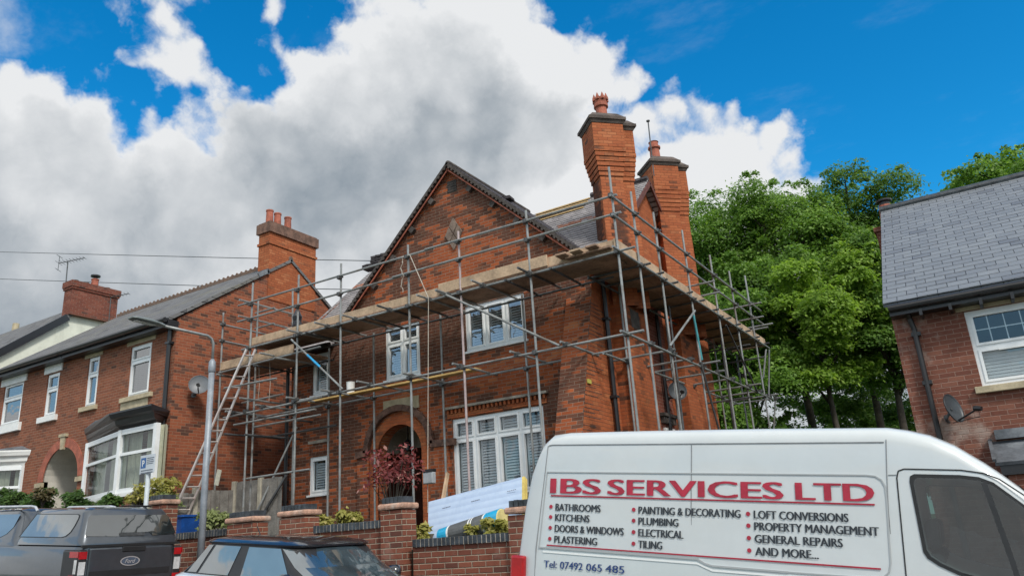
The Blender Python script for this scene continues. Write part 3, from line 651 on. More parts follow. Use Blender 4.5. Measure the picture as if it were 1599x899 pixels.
# diagonal chimney stacks
def diag(cx, cy, h, z): return [(cx, cy - h, z), (cx + h, cy, z), (cx, cy + h, z), (cx - h, cy, z)]
def stack(cx, cy, ztop, zb, hb, ht, spine):
    b = MB(); zc = ztop - .22
    for (ox, oy, kk) in ((0, 0, 1.0), spine):
        x, y = cx + ox, cy + oy
        hb_, ht_ = hb * kk, ht * kk
        b.frustum(diag(x, y, hb_ + .03, zb), diag(x, y, hb_, zc - 1.28), cap=False)
        n = 6; prev = hb_
        for i in range(n):
            z0 = zc - 1.28 + i * .115; hn = hb_ + (ht_ - hb_) * (i + 1) / n
            b.frustum(diag(x, y, hn + .008, z0), diag(x, y, hn + .008, z0 + .10)); b.frustum(diag(x, y, hn - .012, z0 + .10), diag(x, y, hn - .012, z0 + .115), cap=False)
        b.frustum(diag(x, y, ht_, zc - .59), diag(x, y, ht_, zc))
    st = b.build('chimney', M['brick_chimney'], house)
    c = MB()
    for (ox, oy, kk) in ((0, 0, 1.0), spine):
        x, y = cx + ox, cy + oy; t = ht * kk; o = .0 if ox == 0 and oy == 0 else -.02
        c.frustum(diag(x, y, t + .02, zc + o), diag(x, y, t + .07, zc + .08 + o)); c.frustum(diag(x, y, t + .10, zc + .08 + o), diag(x, y, t + .10, zc + .15 + o)); c.frustum(diag(x, y, t + .08, zc + .15 + o), diag(x, y, t - .1, zc + .3 + o))
    c.build('chimney_cap', M['cap_stone'], st)
    return st
s1 = stack(-6.2, 14.84, 10.72, 6.2,   .375, .525, (.16, .40, .84))
p = MB(); c = (-6.22, 15.0, 10.72); p.lathe(c, [(.14, 0), (.13, .46), (.17, .48), (.17, .55), (.15, .57), (.17, .7), (.165, .7), (.1, .62), (.1, .4)], 14)
for k in range(8):
    a_ = 2 * math.pi * k / 8; q = Vector((c[0] + .15 * math.cos(a_), c[1] + .15 * math.sin(a_), c[2] + .7)); p.lathe(q, [(.055, -.06), (.05, 0), (.002, .13)], 5)
p.build('crown_pot', M['terracotta'], s1)
s2 = stack(-6.13, 18.3, 11.02, 6.2, .40, .525, (.16, .40, .84))
p = MB(); c = (-6.2, 18.35, 11.0); p.lathe(c, [(.15, 0), (.13, .5), (.17, .52), (.17, .57), (.12, .59), (.12, .7), (.14, .72), (.09, .72)], 14); p.build('chimney_pot', M['terracotta'], s2)
p = MB(); q0 = at(1017, 243, Y=17.8); q1 = at(1012, 190, Y=17.8); p.tube([q0 - Vector((0, 0, .6)), q1], .018, 6); p.lathe(q1, [(.05, 0), (.05, .03)], 8); p.build('mast', M['galv_dark'], s2)
# ------------------------------------------------------------------ left terrace: two houses under one roof line
TY = 11.5; TXR = -16.68; TXM = -21.25; TXL = -25.25; TG = 2.1; TE = 7.45; TRY, TRZ = 15.1, 10.02
def terr_house(x0, x1, label, gable_right, holes, wallmat):
    h = thing('terraced_house', label, 'house', ((x0 + x1) / 2, TY, TG), 'terraced houses uphill on the left')
    w = MB(); pt = lambda u, z: (u, TY, z); ptb = lambda u, z: (u, TY + .14, z)
    wall_grid(w, x0, x1, TG - 1.2, TE, holes, pt)
    for q in holes: reveal(w, *q, pt, ptb)
    return h, w
h1 = [(-18.54, -17.65, 5.72, 7.04), (-20.45, -19.92, 5.735, 7.08), (-22.45, -21.82, 5.735, 6.95), (-22.03, -20.37, TG - .2, 4.78), (-19.9, -17.2, 3.2, 4.75)]
th, w = terr_house(-22.62, TXR, 'red brick end terrace with a black topped bay window, arched passage and three pot chimney', True, h1, None)
ac, ar, az = -21.2, .83, 3.95; ARC = [(ac + ar * math.cos(math.pi * i / 16), az + ar * math.sin(math.pi * i / 16)) for i in range(17)]
for (a, za), (b, zb) in zip(ARC[:-1], ARC[1:]): w.quad((a, TY, za), (b, TY, zb), (b, TY, az + ar), (a, TY, az + ar))
w.build('front_wall', M['brick_terrace'], th)
p = MB()
for (a, za), (b, zb) in zip(ARC[:-1], ARC[1:]): p.quad((a, TY, za), (b, TY, zb), (b, TY + 4, zb), (a, TY + 4, za))
for sx in (-1, 1): p.quad((ac + sx * ar, TY, TG - .3), (ac + sx * ar, TY, az), (ac + sx * ar, TY + 4, az), (ac + sx * ar, TY + 4, TG - .3))
p.quad((ac - ar, TY + 4, TG - .3), (ac + ar, TY + 4, TG - .3), (ac + ar, TY + 4, 4.8), (ac - ar, TY + 4, 4.8)); p.build('passage', M['plaster'], th)
p = MB()
for (a, za), (b, zb) in zip(ARC[:-1], ARC[1:]):
    k = (ar + .24) / ar; p.prism([(a, TY - .02, za), (b, TY - .02, zb), (ac + (b - ac) * k, TY - .02, az + (zb - az) * k), (ac + (a - ac) * k, TY - .02, az + (za - az) * k)], (0, .05, 0))
p.build('arch_ring', M['terracotta'], th)
p = MB(); p.prism([(ac - .07, TY - .06, 4.72), (ac + .07, TY - .06, 4.72), (ac + .11, TY - .06, 5.05), (ac - .11, TY - .06, 5.05)], (0, .07, 0)); p.box(ac - .17, ac + .17, TY - .08, TY + .01, 5.05, 5.13)
p.build('keystone', M['stone'], th)
for sx in (-1, 1): p = MB(); p.box(*sorted((ac + sx * (ar - .03), ac + sx * (ar + .3))), TY - .06, TY + .02, az - .14, az - .02); p.build('impost', M['stone'], th)
w = MB(); w.poly([(TXR, TY, TG - 1.2), (TXR, 18.7, TG - 1.2), (TXR, 18.7, TE), (TXR, TRY, TRZ - .1), (TXR, TY, TE)]); w.build('gable_wall', M['brick_gable'], th)
def terr_roof(x0, x1, par):
    r = MB(); s_ = (TRZ - 7.4) / (TRY - 11.2)
    slab(r, [(x0, 11.2, 7.4), (x1, 11.2, 7.4), (x1, TRY, TRZ), (x0, TRY, TRZ)], .08); slab(r, [(x0, TRY, TRZ), (x1, TRY, TRZ), (x1, 19.0, 7.4), (x0, 19.0, 7.4)], .08)
    o = r.build('roof', M['slate_old'], par); r = MB(); x = x0
    while x < x1 - .1:
        r.lathe((x, TRY, TRZ + .0), [(.1, 0), (.1, .2)], 6, (1, 0, 0)); r.lathe((x + .1, TRY, TRZ + .08), [(.04, 0), (.045, .03), (.02, .06)], 6); x += .21
    r.build('ridge_tile', M['terracotta_grey'], o)
    g = MB(); g.tube([(x0, 11.12, 7.33), (x1, 11.12, 7.33)], .065, 8); g.box(x0, x1, 11.2, 11.5, 7.18, 7.36); g.build('gutter', M['black_paint'], par); return o
tr = terr_roof(-21.26, TXR + .06, th)
c = MB(); c.box(-17.12, -16.66, 14.28, 16.1, 8.6, 10.9); [c.box(-17.12 - e, -16.66 + e, 14.28 - e, 16.1 + e, z, z + .075) for e, z in ((.035, 10.29),)]
ch = c.build('chimney', M['brick_chimney'], tr)
c = MB(); c.box(-17.18, -16.6, 14.22, 16.16, 10.66, 10.96); c.box(-17.14, -16.64, 14.26, 16.12, 10.96, 11.0); c.build('chimney_cap', mat('cap_brick', (.15, .085, .062), .9, var=.3, scale=5, bump=.4, stain=((.07, .05, .04), 2.5, .6)), ch)
for y in (14.42, 14.72, 15.12):
    c = MB(); c.lathe((-16.86, y, 10.95), [(.115, 0), (.10, .42), (.115, .44), (.115, .48), (.08, .48)], 12); c.build('chimney_pot', M['terracotta'], ch)
c = MB(); c.bar((-16.62, 14.25, 9.42), (-16.62, 13.9, 9.2), .04, .12); c.bar((-17.15, 14.24, 9.4), (-16.6, 14.24, 9.4), .06, .16); c.build('flashing', M['lead'], tr)
window(th, -18.54, -17.65, 5.72, 7.04, TY, (), 6.63, sill=(.2, .08, .12, 'stone'), gl='glass_blue')
window(th, -20.45, -19.92, 5.735, 7.08, TY, (), 6.6, sill=(.12, .08, .12, 'stone'), gl='glass_blue')
for x0, x1 in ((-18.7, -17.5), (-20.62, -19.8)): p = MB(); p.box(x0, x1, TY - .02, TY + .02, 7.06 + .02, 7.2); p.build('lintel', M['stone'], th)
p = MB(); p.box(-18.75, -17.62, TY - .015, TY + .02, 5.1, 5.6); p.build('stone_panel', M['stone'], th)
# canted bay
def bay(par, bx, topz, z0, yb_, capm, name='bay_window'):
    (xa, xb, xc, xd) = bx; pts = [(xa, TY), (xb, yb_), (xc, yb_), (xd, TY)]
    root = MB()
    def wallbar(p, q, za, zb, th_, mbx): mbx.bar((*p, (za + zb) / 2), (*q, (za + zb) / 2), th_, zb - za)
    for p, q in zip(pts[:-1], pts[1:]):
        for za, zb in ((z0, z0 + .1), (topz - .12, topz), (topz - .62, topz - .55)): wallbar(p, q, za, zb, .07, root)
    for p in pts: root.box(p[0] - .055, p[0] + .055, p[1] - .055, p[1] + .055, z0, topz)
    fr = root.build(name, M['upvc'], par)
    g = MB()
    for p, q in zip(pts[:-1], pts[1:]): g.quad((p[0], p[1] + .02, z0), (q[0], q[1] + .02, z0), (q[0], q[1] + .02, topz), (p[0], p[1] + .02, topz))
    g.build('pane', M['glass'], fr)
    g = MB()
    for p, q in zip(pts[:-1], pts[1:]):
        n = 22
        for i in range(n):
            f0, f1 = i / n, (i + 1) / n
            if .40 < f0 < .52: continue
            o0 = .22 + .03 * math.sin(i * 1.9); o1 = .22 + .03 * math.sin((i + 1) * 1.9)
            a = (p[0] + (q[0] - p[0]) * f0, p[1] + (q[1] - p[1]) * f0 + o0); b = (p[0] + (q[0] - p[0]) * f1, p[1] + (q[1] - p[1]) * f1 + o1)
            g.quad((*a, z0), (*b, z0), (*b, topz), (*a, topz))
    g.build('curtain', M['curtain'], fr, smooth=True)
    ex = lambda e: [(xa - e, TY), (xb - e * .5, yb_ - e), (xc + e * .5, yb_ - e), (xd + e, TY)]
    c = MB(); prof = [(.02, topz), (.08, topz + .08), (.13, topz + .11), (.16, topz + .22), (.24, topz + .26), (.28, topz + .36), (.28, topz + .40)]
    for (e0, q0), (e1, q1) in zip(prof[:-1], prof[1:]):
        r0, r1 = ex(e0), ex(e1)
        for i in range(3): c.quad((*r0[i], q0), (*r0[i + 1], q0), (*r1[i + 1], q1), (*r1[i], q1))
    c.build('cornice', M[capm], fr)
    c = MB(); r0 = ex(.27); c.poly([(*p, topz + .40) for p in r0][::-1])
    hi = topz + .56; q = ex(-.1)
    for i in range(3): c.quad((*r0[i], topz + .401), (*r0[i + 1], topz + .401), (max(min(q[i + 1][0], xd - .2), xa + .2), TY - .01, hi), (max(min(q[i][0], xd - .2), xa + .2), TY - .01, hi))
    c.build('bay_roof', M['lead'], fr)
    c = MB(); c.prism([(*p, z0 - 1.4) for p in pts], (0, 0, 1.34)); c.build('bay_wall', M['brick_terrace'], fr)
    c = MB(); c.prism([(xa - .06, TY, z0 - .09), (xb - .05, yb_ - .08, z0 - .09), (xc + .05, yb_ - .08, z0 - .09), (xd + .06, TY, z0 - .09)], (0, 0, .085)); c.build('sill', M['white_paint'], fr)
xb_ = at(185, 730, Y=10.95)[0]; xc_ = at(241, 720, Y=10.95)[0]
bay(th, (-20.02, xb_, xc_, -17.0), 4.75, 3.27, 10.95, 'black_paint')
g = MB(); g.tube([(-16.83, 11.42, 7.3), (-16.83, 11.42, TG)], .055, 8); [g.box(-16.92, -16.74, 11.36, 11.5, z, z + .06) for z in (3.4, 5.1, 6.8)]; g.build('downpipe', M['black_paint'], th)
h2 = [(-24.8, -23.7, 5.77, 7.02), (-25.9, -23.15, 3.2, 4.6)]
t2, w = terr_house(TXL - .6, -22.62, 'brick mid terrace with white painted sills and lintels and a white corniced bay', False, h2, None)
w.build('front_wall', M['brick_terrace'], t2); terr_roof(TXL, -21.28, t2)
window(t2, -24.8, -23.7, 5.77, 7.02, TY, (), 6.55, sill=(.16, .09, .24, 'white_paint'), gl='glass_blue')
window(th, -22.45, -21.82, 5.735, 6.95, TY, (), 6.5, sill=(.14, .09, .16, 'white_paint'), gl='glass_blue')
for x0, x1, hh in ((-24.95, -23.55, t2), (-22.58, -21.7, th)): p = MB(); p.box(x0, x1, TY - .04, TY + .02, 6.97, 7.18); p.build('lintel', M['white_paint'], hh)
bay(t2, (-26.4, -25.9, -23.75, -23.12), 4.5, 3.2, 10.95, 'white_paint')
w = MB(); w.poly([(TXL, TY + .05, TG - 1), (TXL, 18.7, TG - 1), (TXL, 18.7, TE), (TXL, TRY, TRZ - .1), (TXL, TY + .05, TE)]); w.build('gable_wall', M['brick_terrace'], t2)

# ------------------------------------------------------------------ white gabled house further up
WX = -27.0
wh = thing('rendered_house', 'cream painted house with bare gable end and broad brick chimney further up the hill', 'house', (WX, 12, 3))
w = MB(); w.poly([(WX, 11.0, 2), (WX, 19.2, 2), (WX, 19.2, 7.6), (WX, 15.1, 10.85), (WX, 11.0, 7.6)]); w.quad((WX, 11.0, 2), (-36, 11.0, 2), (-36, 11.0, 7.6), (WX, 11.0, 7.6)); w.poly([(-36, 11.0, 2), (-36, 19.2, 2), (-36, 19.2, 7.6), (-36, 15.1, 10.85), (-36, 11.0, 7.6)])
w.build('wall', M['render_cream'], wh)
r = MB(); slab(r, [(-36.2, 10.7, 7.42), (WX + .12, 10.7, 7.42), (WX + .12, 15.1, 10.95), (-36.2, 15.1, 10.95)]); slab(r, [(-36.2, 15.1, 10.95), (WX + .12, 15.1, 10.95), (WX + .12, 19.5, 7.42), (-36.2, 19.5, 7.42)])
wr = r.build('roof', M['slate_old'], wh)
r = MB()
for s_ in (-1, 1): r.bar((WX + .1, 15.1 + s_ * .9, 10.86 - .9 * .802), (WX + .1, 15.1 + s_ * 4.4, 10.86 - 3.53), .09, .24)
r.build('bargeboard', M['black_paint'], wh)
c = MB(); c.box(-27.3, WX + .2, 14.2, 15.92, 10.25, 11.2); c.box(-27.34, WX + .24, 14.16, 15.96, 11.2, 11.28); c.box(-27.36, WX + .27, 14.13, 15.99, 11.28, 11.5)
wc = c.build('chimney', M['brick_dark'], wr)
c = MB(); c.lathe((WX - .1, 15.15, 11.5), [(.13, 0), (.12, .3), (.14, .31), (.14, .34)], 10); c.build('chimney_pot', M['terracotta'], wc)
c = MB(); c.lathe((WX - .1, 15.15, 11.84), [(.06, 0), (.06, .1), (.17, .1), (.17, .15), (.02, .2)], 10); c.build('pot_cowl', M['black_paint'], wc)
for y in (14.45, 14.85, 15.65): c = MB(); c.lathe((WX - .1, y, 11.48), [(.1, 0), (.09, .15), (.06, .15)], 8); c.build('chimney_pot', M['cap_stone'], wc)
fh = thing('far_house', 'dark roofed house at the left edge, partly hidden behind the cream gable', 'house', (-42, 12, 3))
w = MB(); w.box(-50, -40, 12, 20, 2, 8.6); w.build('wall', M['brick_dark'], fh)
r = MB(); slab(r, [(-50.2, 11.8, 8.5), (-39.8, 11.8, 8.5), (-39.8, 16, 11.75), (-50.2, 16, 11.75)]); slab(r, [(-50.2, 16, 11.75), (-39.8, 16, 11.75), (-39.8, 20.2, 8.5), (-50.2, 20.2, 8.5)]); fr_ = r.build('roof', M['slate_old'], fh)
q = at(25, 507, Y=16.0); c = MB(); c.lathe((q[0], 16, q[2] - .4), [(.14, 0), (.13, .45), (.1, .45)], 10); c.build('chimney_pot', M['stone'], fr_)
# aerials
def aerial(label, base, top, arm, parent_dir):
    t = thing('tv_aerial', label, 'aerial', base, 'television aerials on chimneys')
    m = MB(); m.tube([base, top], .02, 6); m.build('mast', M['galv_dark'], t)
    b = MB(); a, c = Vector(top) + Vector(arm) * -.35, Vector(top) + Vector(arm) * .65; b.tube([a, c], .014, 6)
    side = Vector(arm).cross(Vector((0, 0, 1))).normalized(); n = 9
    for i in range(n):
        p = a.lerp(c, i / (n - 1)); L = .24 - .012 * i; b.tube([p - side * L, p + side * L], .007, 5)
    for s_ in (-1, 1): b.tube([a + Vector((0, 0, s_ * .26)) - side * .2, a + Vector((0, 0, s_ * .26)) + side * .2], .008, 5)
    b.tube([a - Vector((0, 0, .28)), a + Vector((0, 0, .28))], .01, 5)
    b.build('antenna', M['galv_dark'], t)
aerial('dark yagi aerial on a mast standing tall left of the broad brick chimney', at(99, 486, X=-27.3), at(106, 408, X=-27.3), (.75, .5, .16), None)
aerial('pale low aerial clamped to the right end of the broad brick chimney', at(170, 500, X=-26.8), at(173, 464, X=-26.8), (.75, .6, .2), None)

# ------------------------------------------------------------------ right-hand house
RY = 14.0
rh = thing('slate_roof_house', 'newer red brick house with smooth grey slate roof at the right edge', 'house', (3, RY, -.2))
hole = [(-.016, 1.19, 3.46, 4.665)]
w = MB(); pt = lambda u, z: (u, RY, z); ptb = lambda u, z: (u, RY + .13, z); wall_grid(w, -1.06, 9, -1.2, 5.05, hole, pt); reveal(w, *hole[0], pt, ptb)
w.poly([(-1.06, RY, -1.2), (-1.06, 22.5, -1.2), (-1.06, 22.5, 5.0), (-1.06, 18.26, 8.1), (-1.06, RY, 5.05)]); w.quad((-1.06, 22.5, -1.2), (9, 22.5, -1.2), (9, 22.5, 5), (-1.06, 22.5, 5)); w.poly([(9, RY, -1.2), (9, 22.5, -1.2), (9, 22.5, 5.0), (9, 18.26, 8.1), (9, RY, 5.05)])
w.build('wall', M['brick_new'], rh)
r = MB(); slab(r, [(-1.115, 13.7, 4.97), (9.1, 13.7, 4.97), (9.1, 18.26, 8.2), (-1.115, 18.26, 8.2)], .07); slab(r, [(-1.115, 18.26, 8.2), (9.1, 18.26, 8.2), (9.1, 22.8, 4.97), (-1.115, 22.8, 4.97)], .07)
rr = r.build('roof', M['slate_new'], rh)
r = MB(); r.tube([(-1.13, 18.26, 8.19), (9.1, 18.26, 8.19)], .1, 10); r.build('ridge_tile', M['coping_blue'], rr)
g = MB(); g.tube([(-1.05, 13.66, 4.86), (9.1, 13.66, 4.86)], .06, 10); g.box(-1.05, 9.0, 13.7, 13.98, 4.74, 4.9)
for i in range(12): x = -.62 + i * .42; g.box(x, x + .045, 13.62, 13.95, 4.66, 4.76)
g.build('gutter', M['black_plastic'], rh)
g = MB(); g.tube([(-.80, 13.74, 4.85), (-.79, 13.9, 4.7), (-.76, 13.93, 4.5), (-.74, 13.93, -1)], .042, 8); [g.box(-.82, -.68, 13.9, 14.0, z, z + .06) for z in (.6, 2.3, 3.6, 4.4)]; g.build('downpipe', M['black_plastic'], rh)
ww = window(rh, *hole[0], RY, (), 4.07, sill=(.11, .1, .105, 'stone'), blind=.52, gl='glass')
g = MB()
for i in range(1, 5): x = .05 + i * .222; g.box(x - .008, x + .008, RY + .068, RY + .074, 4.13, 4.58)
g.box(.06, 1.12, RY + .067, RY + .075, 4.345, 4.361); g.build('glazing_bar', M['upvc'], ww)
p = MB(); p.box(.32, .86, RY + .01, RY + .03, 3.985, 4.01); p.build('vent', M['white_paint'], ww)
p = MB(); p.box(-.125, 1.3, RY - .02, RY + .02, 4.675, 4.845); p.build('lintel', M['stone'], rh)
c = MB(); c.box(-1.28, -1.06, 17.95, 18.4, 6.9, 7.62); c.box(-1.32, -1.06, 17.91, 18.44, 7.62, 7.72); c.frustum([(-1.07, 17.95, 6.3), (-1.055, 17.95, 6.3), (-1.055, 18.4, 6.3), (-1.07, 18.4, 6.3)], [(-1.28, 17.95, 6.9), (-1.055, 17.95, 6.9), (-1.055, 18.4, 6.9), (-1.28, 18.4, 6.9)])
rc = c.build('chimney', M['brick_new'], rh)
c = MB(); c.lathe((-1.02, 18.42, 8.0), [(.15, 0), (.13, .35)], 12); c.build('chimney_pot', M['terracotta'], rc)
c = MB(); c.lathe((-1.02, 18.42, 8.34), [(.11, 0), (.11, .08), (.17, .1), (.17, .14), (.05, .18)], 12); c.build('pot_cowl', M['black_paint'], rc)
r = MB(); slab(r, [(-.1, 13.3, 2.28), (5, 13.3, 2.28), (5, 13.99, 2.62), (-.1, 13.99, 2.62)], .05); r.box(-.02, 5, 13.86, 13.99, 2.64, 2.78); [r.bar((-.1 + i * .6, 13.29, 2.31), (-.1 + i * .6, 13.99, 2.645), .05, .04) for i in range(9)]
r.build('bay_roof', M['lead'], rh)
r = MB(); r.box(-.05, 5, 13.34, 13.99, 2.1, 2.24); r.build('fascia', M['black_plastic'], rh); r = MB(); r.box(.02, 5, 13.42, 13.99, -1, 2.1); r.build('bay_wall', M['brick_new'], rh)

# ------------------------------------------------------------------ satellite dishes
def dish(label, c, face, rad, arm, col, wallpt):
    t = thing('satellite_dish', label, 'satellite dish', c); f = Vector(face).normalized()
    m = MB(); prof = [(rad * k / 7, -.11 * rad * 2 * (1 - (k / 7) ** 2)) for k in range(8)]; m.lathe(c, [(.001 + r_, h) for r_, h in prof] + [(rad + .006, .012), (rad * .98, -.012)] + [(rad * k / 7 + .001, -.11 * rad * 2 * (1 - (k / 7) ** 2) - .012) for k in (6, 4, 2, 0)], 28, f, cap=False)
    m.build('reflector', col, t, smooth=True)
    b = MB(); low = Vector(c) - Vector((0, 0, rad * .9)); e = Vector(c) + f * arm - Vector((0, 0, rad * .62)); b.tube([low, e], .014, 6); b.lathe(e, [(.035, -.05), (.045, .03), (.04, .06)], 10, -f + Vector((0, 0, .4))); b.tube([e, e - Vector((0, 0, .12)), low - f * .06], .006, 5); b.build('feed_arm', M['black_plastic'], t)
    b = MB(); b.tube([Vector(c) - f * .03, Vector(c) - f * .14 - Vector((0, 0, .1)), wallpt], .022, 6); wp = Vector(wallpt); b.lathe(wp, [(.07, 0), (.07, .02)], 8, f); b.build('wall_bracket', M['galv_dark'], t)
DG = mat('dish_grey', (.115, .125, .14), .45, var=.08); DD = mat('dish_dark', (.045, .055, .065), .45, var=.1)
c = at(311, 600, X=-16.3); dish('grey satellite dish on the gable wall beside the street lamp', c, (.85, -.75, .25), .24, .34, DG, Vector((-16.66, c[1] + .12, c[2] - .2)))
c = at(1058, 610, X=-5.95); dish('dark satellite dish behind the side scaffold poles', c, (.75, -.9, .2), .215, .3, DD, Vector((-6.29, c[1] + .2, c[2] - .1)))
c = at(1489, 637, Y=13.66); dish('narrow looking dark dish on the brick wall right of a downpipe', c, (.93, -.42, .22), .225, .36, DD, Vector((c[0] - .14, 13.99, c[2] - .12)))

# ------------------------------------------------------------------ street front garden walls and fence
GY = 9.6
def coping(par, x0, x1, z, y0=GY - .03, y1=GY + .27):
    c = MB(); x = x0
    while x < x1 - .03:
        h = random.uniform(-.004, .004); c.box(x, min(x + .068, x1), y0 - .01 + h, y1, z - .115, z + h); x += .079
    co = c.build('coping', M['coping_blue'], par, bevel=.006); c = MB(); c.box(x0, x1, y0 - .004, y1 - .006, z - .116, z - .007); c.build('mortar_bed', mat('mortar_pale', (.40, .35, .29), .9, var=.2, scale=9), co)
def pier(par, x0, x1, zt, zb):
    p = MB(); x1 = max(x0 + .4, x1 - .14); p.box(x0, x1, GY - .09, GY + .24, zb, zt - .2); o = p.build('pier', M['brick_garden'], par)
    c = MB(); c.box(x0 - .04, x1 + .04, GY - .13, GY + .28, zt - .185, zt - .095); c.build('pier_moulding', M['coping_pale'], o, bevel=.03)
    c = MB(); x = x0 + .02
    while x < x1 - .05: c.box(x, min(x + .07, x1 - .02), GY - .075, GY + .22, zt - .095, zt + random.uniform(-.004, .004)); x += .08
    c.build('pier_cap', M['coping_blue'], o, bevel=.006)
gz = lambda px, py: at(px, py, Y=GY)
gw = thing('garden_wall', 'red brick retaining wall with dark coping and stepped piers below the scaffolded house', 'wall', (-7, GY, .3), 'street front garden walls')
xp2 = (gz(600, 790)[0], gz(645, 785)[0]); xp1 = (gz(443, 800)[0], gz(492, 795)[0]); xp3 = (gz(797, 790)[0], gz(797, 790)[0] + .5)
w = MB(); w.box(xp2[1] - .02, xp3[1], GY, GY + .24, -.6, 1.65); w.box(xp1[1] - .02, xp2[0] + .02, GY, GY + .24, -.2, 1.975); w.box(xp3[1], -3.2, GY, GY + .24, -.8, 1.30); w.build('wall_face', M['brick_garden'], gw)
coping(gw, xp2[1], xp3[0], 1.765); coping(gw, xp1[1], xp2[0], 2.088); coping(gw, xp3[1], -3.2, 1.41)
pier(gw, *xp2, 2.41, -.3); pier(gw, *xp1, 2.46, 0); pier(gw, *xp3, 2.19, -.5)
gw2 = thing('garden_wall', 'brick wall with dark coping beside the lamp post, left of the wooden gate', 'wall', (-12, GY, .6), 'street front garden walls')
xp0 = (gz(362, 805)[0], gz(411, 800)[0]); xq = (gz(238, 790)[0], gz(268, 788)[0])
w = MB(); w.box(xq[1], xp0[0] + .02, GY, GY + .24, .1, 2.06); w.build('wall_face', M['brick_garden'], gw2); coping(gw2, xq[1], xp0[0], 2.18); pier(gw2, *xp0, 2.44, .1)
gw3 = thing('garden_wall', 'low brick front wall and pier behind the parking sign', 'wall', (-18, GY, .9), 'street front garden walls')
w = MB(); w.box(-34, xq[0], GY, GY + .24, .1, 2.1); w.build('wall_face', M['brick_garden'], gw3); coping(gw3, -34, xq[0], 2.2); pier(gw3, *xq, gz(255, 772)[2], .2)
fx = at(305, 765, Y=11.8)[0]
def fence_panel(par, a, b, z0, z1):
    m = MB(); a, b = Vector(a), Vector(b); n = max(2, int((b - a).length / .12)); d = (b - a).normalized(); nr = d.cross(Vector((0, 0, 1)))
    for i in range(n):
        p, q = a.lerp(b, i / n), a.lerp(b, (i + .93) / n); o = nr * (.012 if i % 2 else 0); zt = z1 + random.uniform(-.01, .01)
        m.prism([p + o + Vector((0, 0, z0)), q + o + Vector((0, 0, z0)), q + o + Vector((0, 0, zt)), p + o + Vector((0, 0, zt))], nr * .02)
    return m.build('fence_panel', M['fence_wood'], par)
fe = thing('wooden_fence', 'weathered grey close board fence with concrete posts between the two houses', 'fence', (fx, 11.8, 1.8))
fence_panel(fe, (fx, 10.2, 0), (fx, 11.75, 0), 1.8, 3.15); fence_panel(fe, (fx, 11.85, 0), (fx, 12.85, 0), 1.8, 3.23); fence_panel(fe, (fx + .1, 12.9, 0), (fx + .85, 12.9, 0), 1.8, 3.42)
for p in ((fx, 11.8, 3.3), (fx, 12.9, 3.45), (fx + .93, 12.9, 3.5)): m = MB(); m.box(p[0] - .055, p[0] + .055, p[1] - .055, p[1] + .055, 1.6, p[2]); m.build('fence_post', M['concrete'], fe, bevel=.01)
gt = thing('wooden_gate', 'tall grey board gate with diagonal brace beside the corner of the scaffolded house', 'gate', (fx + 1.4, 12.9, 1.8))
fence_panel(gt, (fx + 1.0, 12.9, 0), (-14.3, 12.9, 0), 1.75, 3.42).name = 'gate_board'
m = MB(); m.bar(at(411, 802, Y=12.8), at(447, 742, Y=12.8), .05, .04, upv=(0, 1, 0)); m.build('brace', M['galv_dark'], gt)
# ------------------------------------------------------------------ scaffolding: one thing, every tube and board a part
SY = 12.3; SX = -5.08; SZ = 6.49; LZ = 4.95; TR_ = .0242
sc = thing('scaffolding', 'galvanised tube scaffolding with board platform wrapped around the front and side of the brick house', 'scaffolding', (-10, SY, 1.7))
CP = []
def tube(name, p0, p1, m='galv', r=TR_):
    b = MB(); b.tube([p0, p1], r, 8); return b.build(name, M[m], sc, smooth=False)
zs_front = [(LZ, 0), (SZ, 0), (7.2, 0), (7.6, 0)]
for x, zt, m, zb in ((-14.9, 8.17, 'galv', 1.8), (-13.28, 8.0, 'galv', 1.8), (-11.91, 7.95, 'galv', 1.8), (-9.935, 7.9, 'galv', 1.8), (-8.59, 7.85, 'galv_pink', 1.6), (-6.935, 7.85, 'galv', 1.6), (SX, 8.2, 'galv', 1.2)):
    tube('standard', (x, SY, zb), (x, SY, zt), m); CP += [(x, SY - .03, z) for z in (LZ, SZ, 7.2, 7.6)]
tube('standard', (-14.87, 12.46, 1.8), (-14.87, 12.46, 7.75))
for x, zt in ((-13.33, 6.4), (-9.93, 6.55), (-7.79, 6.55), (-14.5, 6.5), (-11.9, 6.5)): tube('standard', (x, 13.38, 1.7), (x, 13.38, zt), 'galv'); CP.append((x, 13.36, LZ))
ys = (13.28, 14.43, 16.2, 18.15, 19.75, 21.4)
for y, zt in zip(ys, (8.05, 8.0, 8.15, 8.1, 8.1, 8.4)): tube('standard', (SX, y, .6), (SX, y, zt)); CP += [(SX + .03, y, z) for z in (LZ, SZ, 7.16, 7.56)]
for y in (14.4, 17.0, 18.3, 20.6): tube('standard', (-6.02, y, 1.2), (-6.02, y, 6.6)); CP.append((-6.0, y, LZ))
tube('standard', at(1196, 545, Y=22.4), at(1192, 590, Y=22.3)); tube('standard', at(1211, 620, Y=22.6), at(1207, 690, Y=22.6))
